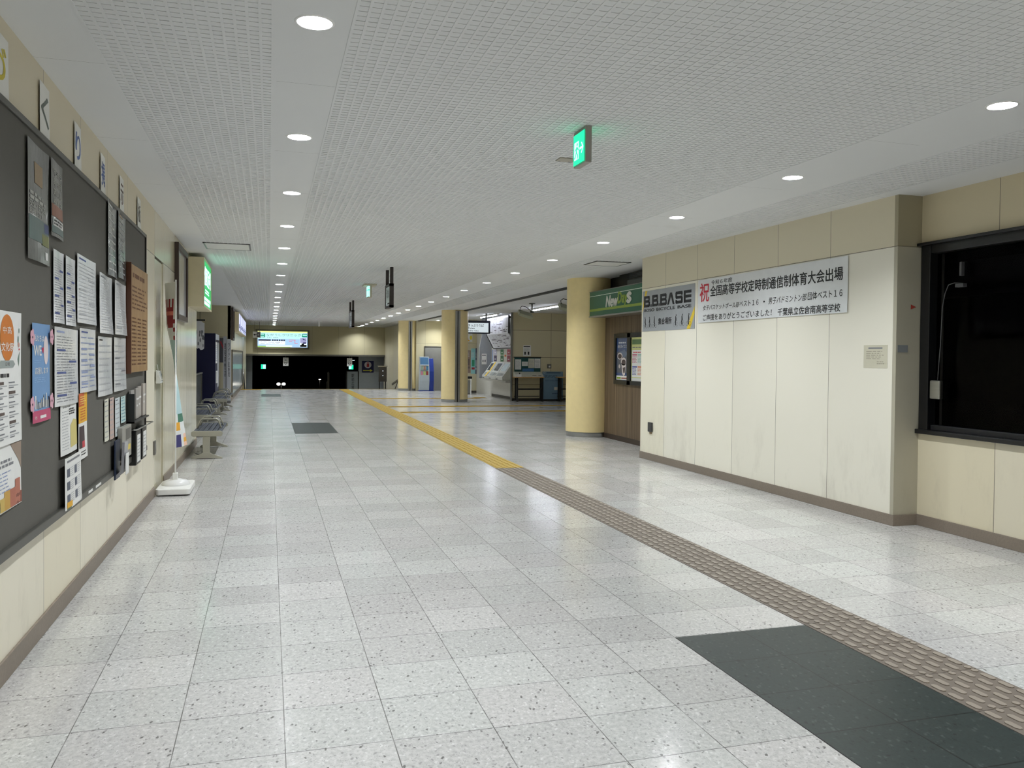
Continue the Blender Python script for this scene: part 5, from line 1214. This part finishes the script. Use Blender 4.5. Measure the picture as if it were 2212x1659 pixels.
# fare map
t = thing('fare_map', 'large white railway fare map board tilted above the ticket machines', 'map board', (8.9, 32.3, 2.05))
fu = Fr((8.86, 33.9, 0), (0, -1, 0), (0, 0, 1)); fd = Fr((9.16, 33.9, 2.06), (0, -1, 0), (-.30, 0, .56))
mp_ = M('map_white', (222, 224, 232), .35)
MB().use(mp_).box(fu, 0, 2.62, -.02, 3.3, 3.30, 0).build('upper_panel', t); MB().use(grey_metal).box(WORLD, 8.87, 30.7, 3.2, 9.269, 30.76, 3.28).box(WORLD, 8.87, 33.7, 3.2, 9.269, 33.76, 3.28).build('bracket', t); MB().use(mp_).box(fd, 0, 0, -.02, 3.3, .635, 0).build('lower_panel', t)
MB().use(black_metal).box(fu, -.05, 2.6, -.03, 0, 3.32, .02).box(fd, -.05, 0, -.03, 0, .63, .02).box(fu, 3.3, 2.6, -.03, 3.36, 3.32, .02).box(fd, 0, -.03, -.03, 3.3, 0, .015).build('frame', t)
mb = MB().use(M('map_ink', (70, 66, 84), .4))
for k in range(60):
    u = .1+2.9*R.random(); L_ = .15+.35*R.random()
    if k % 2: v = 2.66+.58*R.random(); mb.rect(fu, u, v, min(3.25, u+L_), v+.022, .002)
    else: v = .05+.52*R.random(); mb.rect(fd, u, v, min(3.25, u+L_), v+.022, .002)
mb.use(M('map_line', (150, 128, 140), .4))
for k in range(6):
    u = .4+.5*k; mb.poly(fu, [(u, 2.64), (u+.02, 2.64), (u+.22, 3.26), (u+.20, 3.26)], .0025); mb.poly(fd, [(u, .03), (u+.02, .03), (u-.08, .6), (u-.10, .6)], .0025)
mb.build('print', t)
for k, (u, c, v0, v1, lab) in enumerate(((.30, (176, 172, 190), 1.78, 2.0, 'lilac card, upper left of the cards above the machines'), (.30, (74, 66, 90), 1.5, 1.75, 'dark violet card, lower left of the cards above the machines'), (1.35, (70, 130, 84), 1.78, 2.0, 'green card, upper middle of the cards above the machines'), (1.35, (62, 112, 70), 1.5, 1.75, 'dark green card, lower middle of the cards above the machines'), (2.35, (178, 60, 84), 1.78, 2.0, 'red card, upper right of the cards above the machines'), (2.35, (150, 56, 78), 1.5, 1.75, 'dark red card, lower right of the cards above the machines'))):
    t = thing('info_card', lab, 'card', fm(u+.2, v0), 'information cards above the ticket machines')
    MB().use(M('card_%d' % k, c, .4)).box(fm, u, v0, 0, u+.46, v1, .006).build('sheet', t)
    MB().use(white).rect(fm, u+.12, v0+.08, u+.34, v0+.11, .0072).build('print', t)
tag(MB().use(M('orange_tag', (206, 116, 50), .5)).box(fm, 1.95, 1.70, 0, 2.2, 1.78, .004).build('price_tag'), 'small orange label among the cards above the ticket machines', 'label')
tag(MB().use(M('blue_strip', (84, 122, 186), .5)).box(fm, .06, 1.42, 0, .16, 2.0, .004).build('edge_strip'), 'narrow blue vertical strip beside the cards above the ticket machines', 'strip')
fc = facing(34.5)
t = thing('wall_notice', 'white notice with two dark pictures on the grey cheek panel', 'notice', (8.88, 34.49, 1.4))
MB().use(white).box(fc, 8.80, 1.36, .001, 9.02, 1.82, .004).build('sheet', t); MB().use(ink).rect(fc, 8.81, 1.74, 8.99, 1.765, .005).rect(fc, 8.845, 1.46, 8.88, 1.56, .005).rect(fc, 8.935, 1.46, 8.97, 1.56, .005).build('print', t)
# posters on the far ticket wall
fp = facing(37.3)
for k, (a, b, z0, z1, m, lab, sub) in enumerate(((8.74, 8.985, .93, 1.98, M('muted_brown_print', (150, 128, 116), .4), 'tall brown toned poster, left of the three in a row by the ticket machines', (104, 90, 84)), (9.0, 9.215, .89, 2.07, M('pale_turquoise_print', (150, 206, 210), .4), 'tall turquoise poster, middle of the three by the ticket machines', (60, 150, 116)), (9.225, 9.265, .88, 2.08, M('navy_landscape_print', (60, 68, 96), .4), 'tall navy landscape poster, right of the three by the ticket machines', (190, 196, 206)))):
    if k == 2: a, b = 9.222, 9.268
    t = thing('poster', lab, 'poster', (a, 37.3, z0), 'posters on the far ticket wall')
    MB().use(m).box(fp, a, z0, .001, b, z1, .006).build('sheet', t)
    w_ = b-a; s_ = M('poster_sub_%d' % k, sub, .4)
    MB().use(s_).rect(fp, a+w_*.2, z0+.35, b-w_*.2, z0+.65, .007).use(M('poster_red', (170, 56, 66), .4) if k == 1 else s_).rect(fp, a+w_*.15, z0+.2, b-w_*.15, z0+.3, .0075).use(white).para(fp, a+w_*.15, z0+.75, b-w_*.15, z0+1.0, 5, .007, .4).build('print', t)
t = thing('poster', 'bright white poster with yellow and green shapes high on the far ticket wall', 'poster', (8.95, 37.3, 2.36))
MB().use(white).box(fp, 8.78, 2.37, .001, 9.06, 2.76, .006).build('sheet', t); MB().use(M('lemon_print', (236, 220, 70), .4)).ell(fp, 8.99, 2.57, .06, .1, .007).use(M('leaf_green_print', (70, 160, 90), .4)).rect(fp, 8.79, 2.58, 8.85, 2.72, .007).use(red_ink).ell(fp, 8.83, 2.5, .04, .04, .0075).use(M('amber_print')).rect(fp, 8.79, 2.40, 8.92, 2.46, .007).build('print', t)
t = thing('waste_bin', 'black topped metal bin half hidden by the middle pillar', 'bin', (8.45, 36, 0))
MB().use(steel).box(WORLD, 8.2, 35.9, .05, 8.68, 36.3, .62, .01).build('body', t); MB().use(black_plastic).box(WORLD, 8.18, 35.88, .70, 8.72, 36.32, .80, .01).build('lid', t)
for x in (8.22, 8.65): MB().use(wplastic).box(WORLD, x, 35.88, 0, x+.035, 35.92, .70).build('leg', t)
# ticket office hanging sign
f = facing(31.5)
t = thing('hanging_sign', 'wide white lit ticket counter sign in a black frame beside the middle pillar', 'sign', (7.6, 31.5, 2.6))
MB().use(M('navy_black_frame', (24, 30, 46), .4)).box(f, 6.7, 2.60, -.14, 8.37, 3.11, 0, .006).build('frame', t)
MB().use(M('lit_sign_white', (214, 226, 230), .4, emit=.9)).rect(f, 6.76, 2.645, 8.30, 3.02, .002).build('face', t)
MB().use(bk).text(f, 'きっぷうりば', 7.47, 2.865, 8.11, 2.975, .004, .03).text(f, 'Tickets', 7.47, 2.775, 7.74, 2.84, .004, .02).text(f, '售票処 매표소', 7.47, 2.68, 7.90, 2.742, .004, .01).build('lettering', t)
for u in (6.9, 8.2): MB().use(black_metal).box(f, u, 3.11, -.09, u+.04, ZC-.001, -.05).build('rod', t)
# tubes and projectors
tub = M('fluorescent_tube', (236, 240, 255), .4, emit=40.)
for y0, y1, lab in ((24.8, 28.0, 'bare fluorescent tube on the ticket hall ceiling, nearer of the two'), (31.2, 34.0, 'bare fluorescent tube above the ticket machines')):
    t = thing('fluorescent_lamp', lab, 'ceiling light', (8.93, (y0+y1)/2, ZC), 'fluorescent tubes of the ticket hall')
    x = 8.95 if y0 < 30 else 8.6
    MB().use(wplastic).box(WORLD, x-.06, y0, ZC-.045, x+.06, y1, ZC-.001, .006).build('housing', t)
    MB().use(tub).tube([(x, y0+.06, ZC-.065), (x, y1-.06, ZC-.065)], .018, 10).build('tube', t)
    MB().use(wplastic).box(WORLD, x-.02, y0+.02, ZC-.09, x+.02, y0+.06, ZC-.04).box(WORLD, x-.02, y1-.06, ZC-.09, x+.02, y1-.02, ZC-.04).build('socket', t)
def projector(x, y, lab):
    t = thing('heater_projector', lab, 'ceiling fixture', (x, y, ZC), 'swivel fixtures on the ticket hall ceiling')
    MB().use(M('dim_green_grey_metal', (84, 86, 76), .45)).lathe((x, y, ZC-.025), [(.10, 0), (.10, .024)], 20).lathe((x, y, ZC-.24), [(.022, 0), (.022, .22)], 12).lathe((x, y, ZC-.30), [(.05, 0), (.07, .03), (.05, .06)], 16).build('stem', t)
    fh = Fr((x-.42, y, ZC-.30), (1, 0, -.28), (0, .75, .65))
    MB().use(M('pale_fixture_metal', (156, 158, 136), .4)).box(fh, -.02, -.1, -.06, .44, .1, .05, .012).build('head', t)
    MB().use(black_metal).tube([(x-.38, y, ZC-.24), (x-.40, y, ZC-.15), (x-.33, y, ZC-.10), (x-.2, y, ZC-.12), (x-.1, y, ZC-.2), (x, y, ZC-.26)], .01, 8).build('cable', t)
projector(8.0, 24.95, 'swivel ceiling fixture with cable, left of the near fluorescent tube'); projector(8.05, 21.3, 'swivel ceiling fixture partly behind the near yellow pillar')
# door and leaflet kiosk by the farthest pillar
d2 = struct('door_2', MB().use(M('grey_door_paint', (134, 134, 132), .45)).box(facing(39.74), 7.29, .01, -.02, 8.25, 2.13, .0), None)
struct('door_frame', MB().use(M('dark_door_frame', (84, 82, 80), .5)).box(facing(39.74), 7.25, 0, -.02, 7.29, 2.17, .02).box(facing(39.74), 7.25, 2.13, -.02, 8.29, 2.17, .02).box(facing(39.74), 8.25, 0, -.02, 8.29, 2.17, .02), None, d2)
t = thing('leaflet_kiosk', 'grey and blue leaflet kiosk with slanted poster top beside the grey door', 'kiosk', (7.25, 39.4, 0))
fk = Fr((6.93, 0, 0), (0, 1, 0), (0, 0, 1))
prof = [(39.25, .03), (39.18, .5), (39.2, .95), (39.27, 1.25), (39.36, 1.66), (39.46, 1.66), (39.62, .03)]
MB().use(M('light_grey_kiosk', (166, 176, 184), .4)).prism(fk, prof, .02, .48, .01).build('body', t)
MB().use(M('royal_blue_side', (20, 50, 140), .4)).prism(fk, [(39.27, .03), (39.22, .5), (39.24, .95), (39.32, 1.25), (39.42, 1.58), (39.62, 1.58), (39.70, .03)], .48, .70, .008).build('side_panel', t)
MB().use(M('royal_blue_side')).box(WORLD, 6.93, 39.22, 0, 7.64, 39.72, .03).build('plinth', t)
fs = Fr((6.98, 39.265, 1.27), (1, 0, 0), (0, .09, .37))
MB().use(M('blue_seascape_print', (72, 112, 152), .3)).box(fs, 0, 0, 0, .40, .36, .008).build('poster_sheet', t)
MB().use(white).box(fs, -.01, -.03, 0, .41, 0, .014).build('ledge', t)
for r in range(2):
    for c in range(3):
        MB().use(M('kiosk_flyer_%d' % (r*3+c), ((150, 170, 150), (170, 130, 110), (70, 130, 170), (200, 130, 150), (190, 200, 120), (150, 60, 60))[r*3+c], .5)).box(WORLD, 6.99+.13*c, 39.17+.02*r, 1.02-.24*r, 7.09+.13*c, 39.2+.02*r, 1.2-.24*r).build('flyer', t)
MB().use(M('pale_print')).text(Fr((7.635, 39.24, 0), (0, 1, 0), (0, 0, 1)), 'JR', .04, 1.22, .18, 1.3, .002, .03).build('emblem', t)

bpy.context.view_layer.update()
